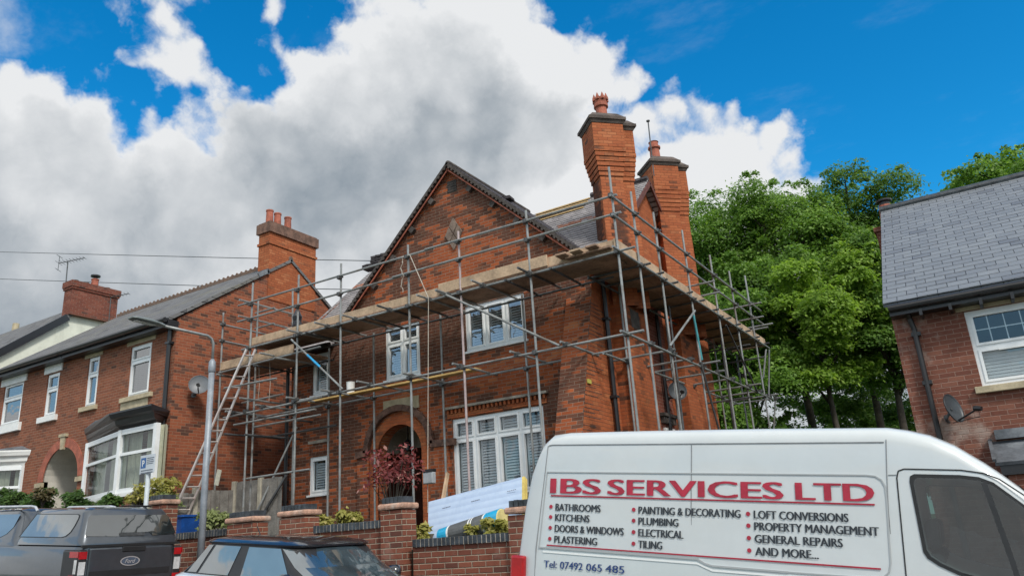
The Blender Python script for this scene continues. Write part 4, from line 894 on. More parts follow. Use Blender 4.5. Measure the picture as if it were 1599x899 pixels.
# front ledgers and guard rails
tube('ledger', (-15.15, SY - .05, SZ), (SX + .35, SY - .05, SZ)); tube('ledger', (-14.9, 13.36, SZ - .06), (SX - .6, 13.36, SZ - .06), 'galv_dark')
tube('ledger', (-13.1, SY - .05, LZ), (-4.75, SY - .05, LZ)); tube('ledger', (-15.7, SY - .05, 4.90), (-12.4, SY - .05, 4.93)); tube('ledger', (-13.0, 13.32, LZ + .02), (-5.2, 13.32, LZ + .02))
tube('guard_rail', (-15.35, SY - .05, 7.66), (-9.2, SY - .05, 7.62)); tube('guard_rail', (-9.4, SY - .1, 7.62), (SX + .12, SY - .05, 7.58))
tube('guard_rail', (-15.35, SY - .05, 7.24), (-10.1, SY - .05, 7.2)); tube('guard_rail', (-10.3, SY - .1, 7.21), (SX + .16, SY - .05, 7.22))
tube('guard_rail', at(720, 447, Y=12.4), at(948, 376, Y=12.4))
# side ledgers and rails
tube('ledger', (SX + .05, 11.95, SZ), (SX + .05, 22.7, SZ)); tube('ledger', (-6.05, 13.0, SZ - .06), (-6.05, 22.5, SZ - .06), 'galv_dark'); tube('ledger', (SX + .05, 11.9, LZ - .02), (SX + .05, 22.1, LZ - .02)); tube('ledger', (-6.03, 13.3, LZ), (-6.03, 22.3, LZ))
tube('guard_rail', (SX + .05, 12.1, 7.54), (SX + .05, 22.4, 7.56)); tube('guard_rail', (SX + .05, 12.1, 7.16), (SX + .05, 22.5, 7.16))
# left return
for z in (7.25, 7.66): tube('guard_rail', (-14.95, 11.95, z), (-14.95, 13.9, z)); tube('guard_rail', (-15.3, 12.75, z - .1), (-14.6, 12.75, z - .1))
tube('standard', at(457, 450, X=-14.95), at(457, 510, X=-14.95)); tube('guard_rail', at(400, 530, X=-14.9), at(460, 510, Y=13.5))
# access landing on the left
ly = 12.45; l0 = at(345.6, 582, Y=ly); l1 = at(445, 555.5, Y=ly); lz = l0[2]
tube('standard', (l0[0], ly, 1.9), at(349, 488, Y=ly)); tube('ledger', l0 + Vector((-.05, -.04, 0)), l1 + Vector((1.2, -.04, 0))); tube('ledger', (l0[0], ly + 1.0, lz), (l1[0] + .6, ly + 1.0, lz), 'galv_dark')
for z in (6.93, 7.36): tube('guard_rail', (l0[0], ly - .1, z), (l0[0], ly + 1.35, z)); CP.append((l0[0], ly - .02, z))
tube('transom', (l0[0], ly - .15, lz - .06), (l0[0], ly + 1.3, lz - .06)); tube('transom', (l1[0] - .9, ly - .15, lz - .06), (l1[0] - .9, ly + 1.2, lz - .06), 'galv_dark')
def board(name, x0, x1, y0, y1, z0, z1, m='board'):
    b = MB(); b.box(x0, x1, y0, y1, z0, z1); return b.build(name, M[m], sc, bevel=.005)
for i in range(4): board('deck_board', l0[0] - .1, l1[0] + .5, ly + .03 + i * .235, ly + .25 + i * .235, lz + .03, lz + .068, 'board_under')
board('toe_board', l0[0] - .02, l1[0] + .3, ly - .03, ly + .008, lz + .06, lz + .27)
# decks
def deck_x(x0, x1, y0, n, z, jit=.0):
    for i in range(n):
        cuts = [x0] + sorted(random.uniform(x0 + .5, x1 - .5) for _ in range(int((x1 - x0) // 4))) + [x1]
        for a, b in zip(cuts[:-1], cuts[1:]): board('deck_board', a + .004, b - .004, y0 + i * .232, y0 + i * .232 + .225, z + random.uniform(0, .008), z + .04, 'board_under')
deck_x(-14.95, -5.3, SY + .02, 4, SZ + .055); 
for i in range(4):
    x0 = -6.12 + i * .232
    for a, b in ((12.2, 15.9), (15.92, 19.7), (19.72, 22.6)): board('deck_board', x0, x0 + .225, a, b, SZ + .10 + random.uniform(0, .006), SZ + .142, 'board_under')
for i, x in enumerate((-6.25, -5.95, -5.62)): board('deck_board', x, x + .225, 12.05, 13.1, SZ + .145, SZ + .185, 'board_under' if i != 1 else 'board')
board('toe_board', -15.0, -9.05, SY + .03, SY + .068, SZ + .045, SZ + .265); board('toe_board', -9.15, -6.55, SY - .012, SY + .026, SZ + .10, SZ + .325); board('toe_board', -6.6, SX - .03, SY + .03, SY + .068, SZ + .06, SZ + .28)
for a, b in ((12.3, 14.5), (14.52, 17.6), (17.62, 20.2), (20.22, 22.65)): board('toe_board', SX - .07, SX - .032, a, b, SZ + .06 + random.uniform(0, .02), SZ + .285)
board('toe_board', -6.1, SX - .03, 22.62, 22.66, SZ + .06, SZ + .28)
board('walk_board', at(492, 628, Z=5.03)[0], at(758, 578, Z=5.03)[0], 12.78, 13.0, 5.0, 5.04, 'plank_yellow')
# transoms (their near ends stick out past the ledger)
for px, py in ((448.4, 515), (491.8, 503.4), (535, 491.8), (588.5, 476.8), (650, 460), (680, 452), (735, 437), (817, 422)):
    x = at(px, py, Z=6.52)[0]; tube('transom', (x, 11.84, SZ + .03), (x + .02, 13.5, SZ + .03), 'galv_dark' if px in (588.5, 817) else 'galv'); CP.append((x, SY - .05, SZ + .02))
for x in (-12.8, -11.0, -9.7, -7.4, -6.4): tube('transom', (x, 12.1, SZ - .04), (x, 13.5, SZ - .04), 'galv_dark')
for px, py in ((706.7, 567.4), (796.8, 548.4), (886.9, 537.4), (557, 595), (628.6, 582.5), (500, 608.5), (447, 620), (412, 633.5), (367, 643.5)):
    q = at(px, py, Z=5.0); tube('transom', (q[0], min(q[1], 12.05), 5.0), (q[0], 13.6, 5.0)); CP.append((q[0], SY - .04, 4.98))
for y in (13.4, 14.1, 14.9, 15.8, 16.6, 17.6, 18.6, 19.4, 20.3, 21.2, 22.2): tube('transom', (-6.25, y, SZ + .045), (-4.9, y, SZ + .045), 'galv_dark')
for y, xr in ((14.3, -4.95), (15.4, -5.03), (16.1, -4.62), (17.22, -4.88), (18.37, -4.98), (19.7, -4.72), (20.8, -5.0), (21.8, -4.8), (22.45, -4.9)): tube('transom', (-6.28, y, 5.0), (xr, y, 5.0)); CP.append((SX + .05, y, 4.99))
for z, y in ((7.05, 17.0), (6.85, 17.3), (7.1, 21.3), (7.5, 21.3), (6.85, 21.6), (7.1, 22.3)): tube('guard_rail', (-6.2, y, z), (SX + .35, y, z))
# lower left lift
for y, z, x0, x1 in ((12.25, 4.68, -15.3, -12.6), (12.6, 4.62, -15.0, -12.8), (12.9, 4.9, -15.5, -13.0), (13.2, 4.45, -15.2, -12.9)): tube('ledger', (x0, y, z), (x1, y, z), 'galv' if z > 4.6 else 'galv_dark')
for x, z in ((-15.3, 4.45), (-14.6, 4.35), (-14.2, 4.72)): tube('transom', (x, 12.0, z), (x + .1, 13.6, z), 'galv_dark')
# extra short tubes at the two ends
for (x0, y0, z0), (x1, y1, z1) in (((-15.4, 12.0, 5.55), (-13.6, 12.0, 5.5)), ((-15.6, 12.7, 5.3), (-14.2, 12.75, 5.32)), ((-14.7, 11.9, 5.2), (-14.7, 13.5, 5.2)), ((-14.2, 12.0, 6.2), (-14.15, 13.6, 6.2)), ((-13.7, 12.0, 6.0), (-13.6, 13.5, 6.02)), ((-15.0, 12.35, 3.4), (-12.9, 12.4, 3.42)), ((-14.95, 12.7, 2.6), (-14.3, 13.3, 4.6)), ((-6.2, 20.0, 6.1), (-4.9, 20.0, 6.1)), ((-6.2, 21.4, 6.0), (-4.9, 21.4, 6.0)), ((-5.0, 21.5, 4.9), (-5.0, 22.5, 6.4)), ((-6.1, 19.0, 4.6), (-4.8, 19.0, 4.6)), ((-5.6, 16.0, 2.5), (-5.55, 16.0, 6.4)), ((-5.7, 20.2, 1.0), (-5.7, 20.2, 6.4)), ((-5.9, 22.3, 1.0), (-5.9, 22.3, 6.4))):
    tube('brace', (x0, y0, z0), (x1, y1, z1), 'galv' if x0 < -10 else 'galv_dark')
# braces
tube('brace', at(680, 453, Y=12.16), at(873.5, 539.5, Y=12.16)); tube('brace', at(455, 530, Y=12.2), at(535, 607, Y=12.2))
b = MB(); b.tube([at(480, 554, Y=12.2), at(500, 573, Y=12.2)], TR_ + .003, 8, cap=False); b.build('blue_tape', mat('tape_blue', (.02, .28, .55), .5), sc)
tube('brace', at(1046, 540, X=-4.98), at(1085, 485, X=-4.98)); tube('brace', (-4.98, 18.3, 6.3), (-4.98, 20.3, 4.9), 'galv_dark'); tube('brace', at(1094, 565, X=-5.0), at(1128, 690, X=-5.0), 'galv_dark')
b = MB(); b.tube([at(1083, 492, X=-5.06), at(1096, 562, X=-5.06)], TR_ + .003, 8); b.build('painted_tube', mat('tube_teal', (.05, .26, .30), .5), sc)
# couplers share one mesh
cm = MB(); cm.lathe((0, 0, -.045), [(.044, 0), (.05, .04), (.044, .09)], 8); cm.box(-.04, .04, -.07, 0, -.04, .04); cm.box(.03, .09, -.025, .015, -.016, .016)
c0 = cm.build('coupler', M['coupler'], sc); so_ = OFF[sc.name]
for i, p in enumerate(CP[:98]):
    o = c0 if i == 0 else c0.copy()
    if i: COL.objects.link(o); o.parent = sc
    o.location = Vector(p) - so_
c0_shift = so_.copy()
for v in c0.data.vertices: v.co += c0_shift      # the shared mesh is centred on its own origin
# loose things on the scaffold
ld = thing('ladder', 'aluminium ladder leaning up to the scaffold landing', 'ladder', at(270, 806, Y=11.2))
A0, A1 = at(268, 806, Y=11.2), at(385, 545, Y=11.75); B0, B1 = at(292, 806, Y=11.6), at(399, 545, Y=12.15)
for a, b_ in ((A0, A1), (B0, B1)): m = MB(); m.bar(a, b_, .03, .058, upv=(1, 0, .4)); m.build('stile', mat('alu_pink', (.58, .535, .515), .45, metal=.4, var=.1, stain=((.4, .22, .18), 1.2, .5)), ld)
for i in range(15):
    f = (i + .6) / 15.2; m = MB(); m.tube([A0.lerp(A1, f), B0.lerp(B1, f)], .02, 6); m.build('rung', M['alu_pink'], ld)
q = at(545, 610, Y=12.88); m = MB(); m.lathe((q[0] + .05, 12.88, 5.04), [(.085, 0), (.095, .24), (.1, .25), (.1, .26), (.085, .26), (.08, .05)], 14); tag(m.build('bucket', M['white_paint'], None), 'white bucket standing on the yellow plank of the scaffold', 'bucket')
q = at(463, 502, Y=12.7); m = MB()
m.lathe((q[0], 12.72, q[2] - .24), [(.10, 0), (.13, .1), (.10, .25), (.12, .36), (.06, .5), (.02, .58)], 9); m.lathe((q[0] + .08, 12.66, q[2] - .24), [(.08, 0), (.1, .12), (.05, .25)], 8)
tag(m.build('sack', mat('sack_black', (.012, .013, .018), .3, bump=.8, scale=9), None), 'black sack hung inside the guard rail at the left end of the platform', 'sack')
rp = MB(); a = at(640, 398, Y=12.22); b_ = at(669, 465, Y=12.0); rp.tube([a, b_], .009, 6); rp.tube([b_, at(668, 742, Y=12.0), at(668, 800, Y=12.0)], .008, 6)
x0 = at(627, 402, Y=12.2)
pts = [x0 + Vector((.03 * math.sin(i * .9) + .015 * math.sin(i * 2.3), 0, -i * .05)) for i in range(17)]; rp.tube([a] + pts, .007, 6); rp.tube([p + Vector((.03, -.02, .01 * math.sin(i))) for i, p in enumerate(pts[2:14])], .006, 6)
tag(rp.build('rope', mat('rope', (.40, .36, .31), .9, var=.1), None), 'pale hoist rope looped on the guard rail and hanging down by the porch', 'rope')
bx = at(670, 745, Y=12.0); m = MB(); m.box(bx[0] - .10, bx[0] + .13, 11.93, 12.05, bx[2] - .12, bx[2] + .10)
lb = m.build('rope_weight', mat('box_grey', (.33, .36, .39), .5, var=.1), None, bevel=.02); tag(lb, 'small grey box on the hoist rope beside the porch', 'box'); m = MB(); m.box(bx[0] - .10, bx[0] + .13, 11.92, 12.06, bx[2] + .10, bx[2] + .15); m.build('lid', M['black_plastic'], lb)
for px in (404, 421):
    w = MB(); w.tube([at(px, 555, Y=12.6), at(px + 1, 600, Y=12.6), at(px - 1, 625, Y=12.6)], .007, 5); tag(w.build('hanging_cord', M['rope'], None) if 'rope' in M else None, 'thin cord hanging under the scaffold landing, ' + ('nearer the ladder' if px == 404 else 'further from the ladder'), 'cord', 'cords under the landing')
# loose tile stacks on the left slope and beside the gable ridge
def tile_pile(label, px, py, yy, n):
    q = at(px, py, Y=yy); t = MB()
    for i in range(n):
        for k in range(3):
            x = q[0] + k * .19 - .2 + random.uniform(-.02, .02); z = q[2] + i * .05; t.bar((x - .09, yy - .15, z), (x + .09, yy - .13, z + random.uniform(-.02, .03)), .26, .035)
    tag(t.build('tile_stack', M['roof_gable'], None), label, 'roof tiles', 'loose roof tiles stacked on the roof')
tile_pile('dark roof tiles heaped against the left verge of the gable', 600, 412, 15.9, 5); tile_pile('smaller low heap of dark tiles further down the left slope', 588, 421, 15.6, 3)
tile_pile('loose dark tiles lying along the gable ridge edge, right slope', 790, 318, 14.6, 2)
# ------------------------------------------------------------------ vehicles
def paint(name, col, coat=1.0, rough=.35, metal=0.0, flake=.05):
    m = mat(name, col, rough, metal=metal, var=flake, scale=3, coat=coat); return m
VW = mat('van_white', (.52, .555, .57), .32, var=.02, scale=1.2, coat=.6, stain=((.52, .53, .51), 1.4, .28)); M['rubber'] = mat('rubber', (.012, .012, .013), .55)
M['seam'] = mat('seam', (.20, .21, .22), .6); M['tyre'] = mat('tyre', (.016, .016, .017), .85, bump=.2, scale=20); M['rim'] = mat('rim', (.3, .31, .32), .35, metal=.8)
M['lens_red'] = mat('lens_red', (.36, .008, .012), .25, coat=.3); M['lens_clear'] = mat('lens_clear', (.55, .55, .56), .12, coat=1.0); M['trim_black'] = mat('trim_black', (.018, .018, .02), .45)
M['carglass'] = carglass('carglass', refl=.16); M['cab_glass'] = glass('cab_glass', (.34, .43, .43), .045, fres=.5); M['carglass_van'] = carglass('carglass_van', (.045, .06, .06), .06); M['carglass_bright'] = carglass('carglass_bright', (.03, .045, .055), .26)
def basis(name, label, cat, fwd, O, group=None):
    f = Vector(fwd).normalized(); l = Vector((0, 0, 1)).cross(f).normalized(); u = f.cross(l)
    mt = Matrix(((f.x, l.x, u.x), (f.y, l.y, u.y), (f.z, l.z, u.z)))
    return thing(name, label, cat, O, group, rot=mt.to_euler())
def ribbon(mb, pts, w, n=(0, -1, 0), t=.004):
    for a, b in zip(pts[:-1], pts[1:]): mb.bar(a, b, w, t, upv=n)
def wheel(par, c, r, wd, side):
    m = MB(); m.lathe(c, [(r * .62, -wd / 2), (r * .93, -wd / 2), (r, -wd / 3), (r, wd / 3), (r * .93, wd / 2), (r * .62, wd / 2)], 28, (0, 1, 0)); w = m.build('wheel', M['tyre'], par, smooth=False)
    m = MB(); y = wd / 2 * side; m.lathe(Vector(c) + Vector((0, y * .7, 0)), [(r * .1, side * .04), (r * .2, side * .035), (r * .55, side * .0), (r * .63, side * .05), (r * .64, 0)], 20, (0, 1, 0)); m.build('rim', M['rim'], w)
# ---- white van
T3 = math.tan(R(3)); WID = 2.05
van = basis('panel_van', 'white high roof panel van with red and black trade lettering on its side', 'van', (.99332, .04587, -.10590), (-3.9, 6.30, rz(-3.9)))
ST = [(-.21, .9, .10), (-.20, 1.25, .085), (-.185, 1.45, .07), (-.12, 1.9, .04), (-.056, 2.2, .02), (0, 2.335, .01), (.053, 2.43, 0), (.143, 2.505, 0), (.3, 2.522, 0), (1.0, 2.53, 0), (2.0, 2.532, 0), (2.96, 2.525, 0), (3.1, 2.502, 0), (3.244, 2.464, 0), (3.4, 2.388, 0), (3.584, 2.255, 0),
      (3.69, 2.168, .004), (3.79, 2.08, .01), (4.0, 1.88, .02), (4.2, 1.66, .04), (4.42, 1.38, .06), (4.6, 1.24, .09), (4.78, 1.08, .15), (4.88, .85, .22), (4.93, .6, .3)]
def vy(z): return T3 * (z - 1.3) if z > 1.25 else T3 * (-.05) + .012 * max(0, .9 - z) ** 2 * 4
def vring(x, zt, ins):
    zb = .32; rr_ = min(.11, (zt - zb) * .25); zs = [zb + f * (zt - rr_ - zb) for f in (0, .08, .2, .35, .5, .65, .8, .92, 1.0)]
    half = [(vy(z) + ins, z) for z in zs]
    y1 = vy(zt - rr_) + ins
    half += [(y1 + rr_ * (1 - math.cos(a)), zt - rr_ + rr_ * math.sin(a)) for a in (R(25), R(50), R(72), R(90))]
    crown = [(y1 + rr_ + (WID / 2 - y1 - rr_) * f, zt + .05 * (1 - (1 - f) ** 2)) for f in (.33, .66)]
    half += crown
    full = half + [(WID / 2, zt + .05)] + [(WID - y, z) for y, z in half[::-1]]
    return [(x, y, z) for y, z in full]
v = MB(); rings = [vring(*s) for s in ST]; n = len(rings[0])
for rg in rings: v.V += rg
for i in range(len(rings) - 1):
    for k in range(n): v.F.append((i * n + k, (i + 1) * n + k, (i + 1) * n + (k + 1) % n, i * n + (k + 1) % n)); v.M.append(0)
v.F.append(tuple(range(n))); v.M.append(0); v.F.append(tuple((len(rings) - 1) * n + k for k in range(n))[::-1]); v.M.append(0)
vb = v.build('body', VW, van, smooth=True, fixn=True)
vt = NT(VW.node_tree); vbs = VW.node_tree.nodes['Principled BSDF']; lk = vbs.inputs['Base Color'].links[0].from_socket
vt.l.new(vt.mix(vt.geo()['Backfacing'], lk, (.06, .065, .065)), vbs.inputs['Base Color'])      # grey trim inside the shell
WN = [(3.112, 2.10), (3.118, 2.138), (3.145, 2.153), (3.42, 2.150), (3.53, 2.138), (3.61, 2.105), (3.77, 1.965), (3.95, 1.79), (4.08, 1.63), (4.13, 1.52), (4.10, 1.45), (4.0, 1.42), (3.6, 1.455), (3.349, 1.518), (3.237, 1.568), (3.175, 1.61), (3.153, 1.65)]
cut = MB(); cut.prism([(x, -.5, z) for x, z in WN], (0, 3.2, 0)); cuto = cut.build('window_opening', VW, van, fixn=True)
bo = vb.modifiers.new('opening', 'BOOLEAN'); bo.operation = 'DIFFERENCE'; bo.object = cuto; bo.solver = 'EXACT'
dgv = bpy.context.evaluated_depsgraph_get(); nm_ = bpy.data.meshes.new_from_object(vb.evaluated_get(dgv)); vb.modifiers.clear(); vb.data = nm_; nm_.name = 'body'
cme = cuto.data; bpy.data.objects.remove(cuto); bpy.data.meshes.remove(cme)
es = vb.modifiers.new('split', 'EDGE_SPLIT'); es.split_angle = R(42)
S = lambda x, z, o=.004: (x, vy(z) - o, z)
def strip(name, pts, w, m='seam', par=van, o=.002, t=.006):
    b = MB(); ribbon(b, [S(x, z, o) for x, z in pts], w, t=t); return b.build(name, M[m], par)
strip('roof_seam', [(.12, 2.40), (.16, 2.405), (2.94, 2.41)], .008); strip('panel_seam', [(1.466, 2.4), (1.455, 1.9), (1.439, .5)], .005); strip('panel_seam', [(2.957, 2.43), (2.941, 2.17), (2.93, 1.9), (2.93, .5)], .005); strip('panel_seam', [(2.95, 2.17), (3.01, 2.172)], .005)
strip('panel_seam', [(.11, 2.40), (.09, 2.16), (.03, 1.5), (.0, .6)], .004)
# pressed side panel, rounded front corner: its shade and highlight painted on as strips
rec = [(.112, 2.160), (2.80, 2.167), (2.86, 2.160), (2.90, 2.135), (2.922, 2.09), (2.926, 2.0), (2.915, 1.55), (2.90, 1.49), (2.86, 1.452), (2.80, 1.44), (2.2, 1.44), (1.62, 1.447), (1.56, 1.46), (1.50, 1.492), (.06, 1.503)]
b = MB(); pts = [S(x, z, .003) for x, z in rec]; ribbon(b, pts[:11], .010, t=.008); b.build('panel_edge_shade', mat('van_shade', (.36, .38, .39), .4, var=.02), van)
b = MB(); ribbon(b, [S(x, z, .004) for x, z in rec[10:]], .014, t=.012); ribbon(b, [S(.112, 2.16), S(.06, 1.503)], .006); b.build('panel_edge_shade', M['van_shade'], van)
b = MB(); ribbon(b, [S(x, z - .035, .003) for x, z in ((.1, 1.503), (1.5, 1.492), (1.62, 1.447), (2.85, 1.44))], .014, t=.006); b.build('panel_highlight', mat('van_highlight', (.80, .82, .82), .25, var=.01, coat=1.0), van)
# cab door, window, divider
dr = [(3.01, .55), (3.007, 1.468), (3.006, 2.15), (3.02, 2.2), (3.06, 2.215), (3.423, 2.21), (3.56, 2.19), (3.651, 2.15), (3.784, 2.045), (3.95, 1.89), (4.15, 1.66), (4.28, 1.48), (4.33, 1.2), (4.3, .6)]
strip('door_seam', dr, .009, 'rubber', t=.005)
wn = [(3.112, 2.10), (3.118, 2.138), (3.145, 2.153), (3.42, 2.150), (3.53, 2.138), (3.61, 2.105), (3.77, 1.965), (3.95, 1.79), (4.08, 1.63), (4.13, 1.52), (4.10, 1.45), (4.0, 1.42), (3.6, 1.455), (3.349, 1.518), (3.237, 1.568), (3.175, 1.61), (3.153, 1.65)]
def offset_poly(P, d):
    cx = sum(p[0] for p in P) / len(P); cz = sum(p[1] for p in P) / len(P); return [(cx + (x - cx) * (1 + d), cz + (z - cz) * (1 + d * 1.3)) for x, z in P]
wo_ = offset_poly(wn, .055)
def ring2(a, b, o, ys=lambda p: p):
    q = MB(); n_ = len(a); q.add([ys(S(x, z, o)) for x, z in a] + [ys(S(x, z, o)) for x, z in b], [(k, (k + 1) % n_, n_ + (k + 1) % n_, n_ + k) for k in range(n_)]); return q
seal = ring2(wo_, offset_poly(wn, -.012), .006).build('window_seal', M['rubber'], van)
far = lambda p: (p[0], WID - p[1], p[2])
ring2(wo_, offset_poly(wn, -.012), .006, far).build('window_seal', M['rubber'], van)
g_ = MB(); g_.poly([far(S(x, z, .004)) for x, z in wn]); g_.build('cab_window', M['cab_glass'], van)
g_ = MB(); g_.box(2.93, 2.96, .12, WID - .12, .6, 2.42); g_.build('bulkhead', mat('cab_trim', (.05, .055, .058), .8, var=.1), van)
for y0 in (.22, .85, 1.32):
    g_ = MB(); g_.box(3.1, 3.26, y0, y0 + .46, .95, 1.62); g_.box(3.14, 3.24, y0 + .12, y0 + .34, 1.64, 1.86); g_.build('seat', mat('seat_grey', (.045, .048, .055), .85, var=.2), van, bevel=.04)
g_ = MB(); g_.box(3.95, 4.35, .12, WID - .12, .9, 1.36); g_.build('dashboard', M['cab_trim'], van, bevel=.05)
g_ = MB(); g_.lathe((3.82, .5, 1.36), [(.17, -.012), (.19, 0), (.17, .012)], 20, (-.8, 0, .6), cap=False); g_.build('steering_wheel', M['rubber'], van)
wd_ = MB(); wd_.poly([S(x, z, .010) for x, z in wn]); cw = wd_.build('cab_window', M['cab_glass'], van)
strip('window_divider', [(3.555, 2.125), (3.60, 1.92), (3.665, 1.60), (3.69, 1.46)], .034, 'trim_black', par=cw, o=.013)
b = MB(); ws = []
for (x, zt, ins) in ST[17:21]:
    rr_ = .11; y1 = vy(zt - rr_) + ins + rr_; ws.append([(x, y1 + .05 + (WID - 2 * y1 - .1) * f, zt + .05 * (1 - (1 - 2 * f) ** 2) + .012) for f in (0, .17, .33, .5, .67, .83, 1)])
for a, c in zip(ws[:-1], ws[1:]):
    for k in range(6): b.quad(a[k], a[k + 1], c[k + 1], c[k])
b.build('windscreen', M['carglass'], van, smooth=True)
b = MB(); b.box(-.225, -.08, -.012, .10, .8, 1.42); tl_ = b.build('tail_light', M['lens_red'], van, bevel=.02); b = MB(); b.box(-.228, -.1, -.015, .06, 1.0, 1.12); b.build('reversing_lens', M['lens_clear'], tl_)
b = MB(); b.box(-.26, -.1, -.02, WID + .02, .3, .62); b.build('bumper', M['trim_black'], van, bevel=.04); b = MB(); b.box(4.7, 4.98, .1, WID - .1, .25, .62); b.build('bumper', M['trim_black'], van, bevel=.06)
b = MB(); b.box(3.14, 3.3, -.03, .0, 1.14, 1.19); b.build('door_handle', M['trim_black'], van, bevel=.01)
b = MB(); b.box(4.08, 4.2, -.24, -.02, 1.32, 1.72); b.build('wing_mirror', M['trim_black'], van, bevel=.04)
for x in (.78, 3.96):
    wheel(van, (x, .12, .34), .34, .22, -1); wheel(van, (x, WID - .12, .34), .34, .22, 1)
    b = MB(); b.lathe((x, -.004, .36), [(.0, 0), (.40, 0), (.40, .01)], 28, (0, -1, 0)); b.build('wheel_arch', M['trim_black'], van)
for x0 in (4.66,):
    for y in (.16, WID - .16): b = MB(); b.box(x0, 4.86, y - .14, y + .14, .78, 1.0); b.build('headlight', M['lens_clear'], van, bevel=.05)
# lettering
LR = mat('letter_red', (.36, .012, .035), .35); LK = mat('letter_black', (.022, .026, .034), .4); LB = mat('letter_blue', (.012, .04, .16), .4)
def letter(name, txt, x0, x1, zb, zc, m, bold=.0, shear=0.0):
    b = MB()
    for k, dx in enumerate((-bold * .5, 0, bold * .5) if bold else (0,)):     # two overlaid passes thicken the strokes
        vs, fs = text_mesh(txt, lambda x, z: S(x, z, .0075 + .0006 * k), x0 + dx, x1 + dx, zb, zc, .0, shear); b.add(vs, fs)
    return b.build(name, m, van)
for t_, x0, x1 in (('IBS', .160, .640), ('SERVICES', .720, 2.185), ('LTD', 2.293, 2.835)): letter('title_lettering', t_, x0, x1, 1.975, 2.112, LR, .022)
b = MB(); ribbon(b, [S(.159, 1.953, .006), S(2.842, 1.955, .006)], .012); b.build('red_rule', LR, van); b = MB(); ribbon(b, [S(.137, 1.525, .0065), S(2.847, 1.497 + .01, .0065)], .011); b.build('red_rule', LR, van)
rows = (1.824, 1.735, 1.642, 1.549); ch_ = .064
for col, (bx_, tx, items) in enumerate(((.165, .213, (('BATHROOMS', .648), ('KITCHENS', .545), ('DOORS & WINDOWS', .865), ('PLASTERING', .622))), (.955, 1.000, (('PAINTING & DECORATING', 1.855), ('PLUMBING', 1.345), ('ELECTRICAL', 1.385), ('TILING', 1.205))), (1.915, 1.962, (('LOFT CONVERSIONS', 2.652), ('PROPERTY MANAGEMENT', 2.853), ('GENERAL REPAIRS', 2.600), ('AND MORE...', 2.425))))):
    for (t_, x1), z in zip(items, rows):
        letter('list_lettering', t_, tx, x1, z, z + ch_, LK, .006)
        b = MB(); b.add([S(bx_ + .017 * math.cos(2 * math.pi * k / 14), z + ch_ / 2 + .017 * math.sin(2 * math.pi * k / 14), .0075) for k in range(14)], [tuple(range(14))]); b.build('bullet', LR, van)
for t_, x0, x1 in (('Tel:', .118, .243), ('07492', .277, .492), ('065', .528, .672), ('485', .706, .875)): letter('phone_lettering', t_, x0, x1, 1.338, 1.400, LB, .004)
# ---- dark grey pick-up with canopy
PG = mat('pickup_grey', (.062, .073, .088), .3, metal=.5, var=.06, scale=2, coat=1.0)
pk = basis('pickup_truck', 'dark grey pick-up truck with a glazed canopy over its bed', 'pick-up truck', (-1, 0, .06), (-11.56, 6.62, rz(-11.56)))
PW = -1.66
def rrect(x0, x1, y0, y1, z, r, n=4):
    pts = []
    for cx, cy, a0 in ((x1 - r, y1 - r, 0), (x0 + r, y1 - r, 90), (x0 + r, y0 + r, 180), (x1 - r, y0 + r, 270)):
        for k in range(n + 1): a = R(a0 + 90 * k / n); pts.append((cx + r * math.cos(a), cy + r * math.sin(a), z))
    return pts
def shell(levels, name, m, par, smooth=True):
    b = MB(); rs = [rrect(*l) for l in levels]; n = len(rs[0])
    for r_ in rs: b.V += r_
    for i in range(len(rs) - 1):
        for k in range(n): b.F.append((i * n + k, i * n + (k + 1) % n, (i + 1) * n + (k + 1) % n, (i + 1) * n + k)); b.M.append(0)
    b.F += [tuple(range(n))[::-1], tuple((len(rs) - 1) * n + k for k in range(n))]; b.M += [0, 0]
    o = b.build(name, m, par, smooth=smooth); e = o.modifiers.new('split', 'EDGE_SPLIT'); e.split_angle = R(38); return o
shell([(.02, 5.2, PW + .04, -.04, .45, .15), (0, 5.25, PW, 0, .6, .16), (-.01, 5.25, PW - .01, .01, .9, .16), (0, 5.22, PW, 0, 1.15, .16), (.015, 5.1, PW + .02, -.02, 1.27, .16), (.02, 3.9, PW + .04, -.04, 1.325, .15)], 'body', PG, pk)
cn = shell([(.01, 1.86, PW + .02, -.02, 1.345, .12), (.02, 1.85, PW + .025, -.025, 1.40, .12), (.20, 1.60, PW + .15, -.15, 1.80, .12), (.24, 1.56, PW + .19, -.19, 1.85, .10), (.4, 1.45, PW + .35, -.35, 1.885, .08)], 'canopy', PG, pk)
cy_ = lambda z, o: -.025 - .125 * (z - 1.40) / .40 + o
sw_ = [(1.54, 1.79), (.40, 1.775), (.355, 1.76), (.345, 1.72), (.36, 1.62), (.40, 1.53), (.48, 1.475), (.58, 1.46), (1.74, 1.463)]
b = MB(); b.poly([(x, cy_(z, .004), z) for x, z in offset_poly(sw_, .05)]); b.build('window_seal', M['rubber'], cn)
b = MB(); b.poly([(x, cy_(z, .009), z) for x, z in sw_]); b.build('side_window', M['carglass_bright'], cn)
cx_ = lambda z, o: .02 + .18 * (z - 1.40) / .40 - o
rw = [(-.10, 1.47), (-.06 - .03, 1.50), (-.165, 1.735), (-.20, 1.765), (PW + .20, 1.765), (PW + .165, 1.735), (PW + .09, 1.50), (PW + .11, 1.47), (PW + .50, 1.455), (PW + .55, 1.51), (PW + 1.02, 1.51), (PW + 1.07, 1.455)]
b = MB(); b.poly([(cx_(z, .008), y, z) for y, z in rw]); b.build('rear_window', M['carglass'], cn)
b = MB(); b.bar((cx_(1.48, .012), -.62, 1.485), (cx_(1.48, .012), -1.02, 1.485), .02, .05); b.build('canopy_handle', M['galv_dark'], cn)
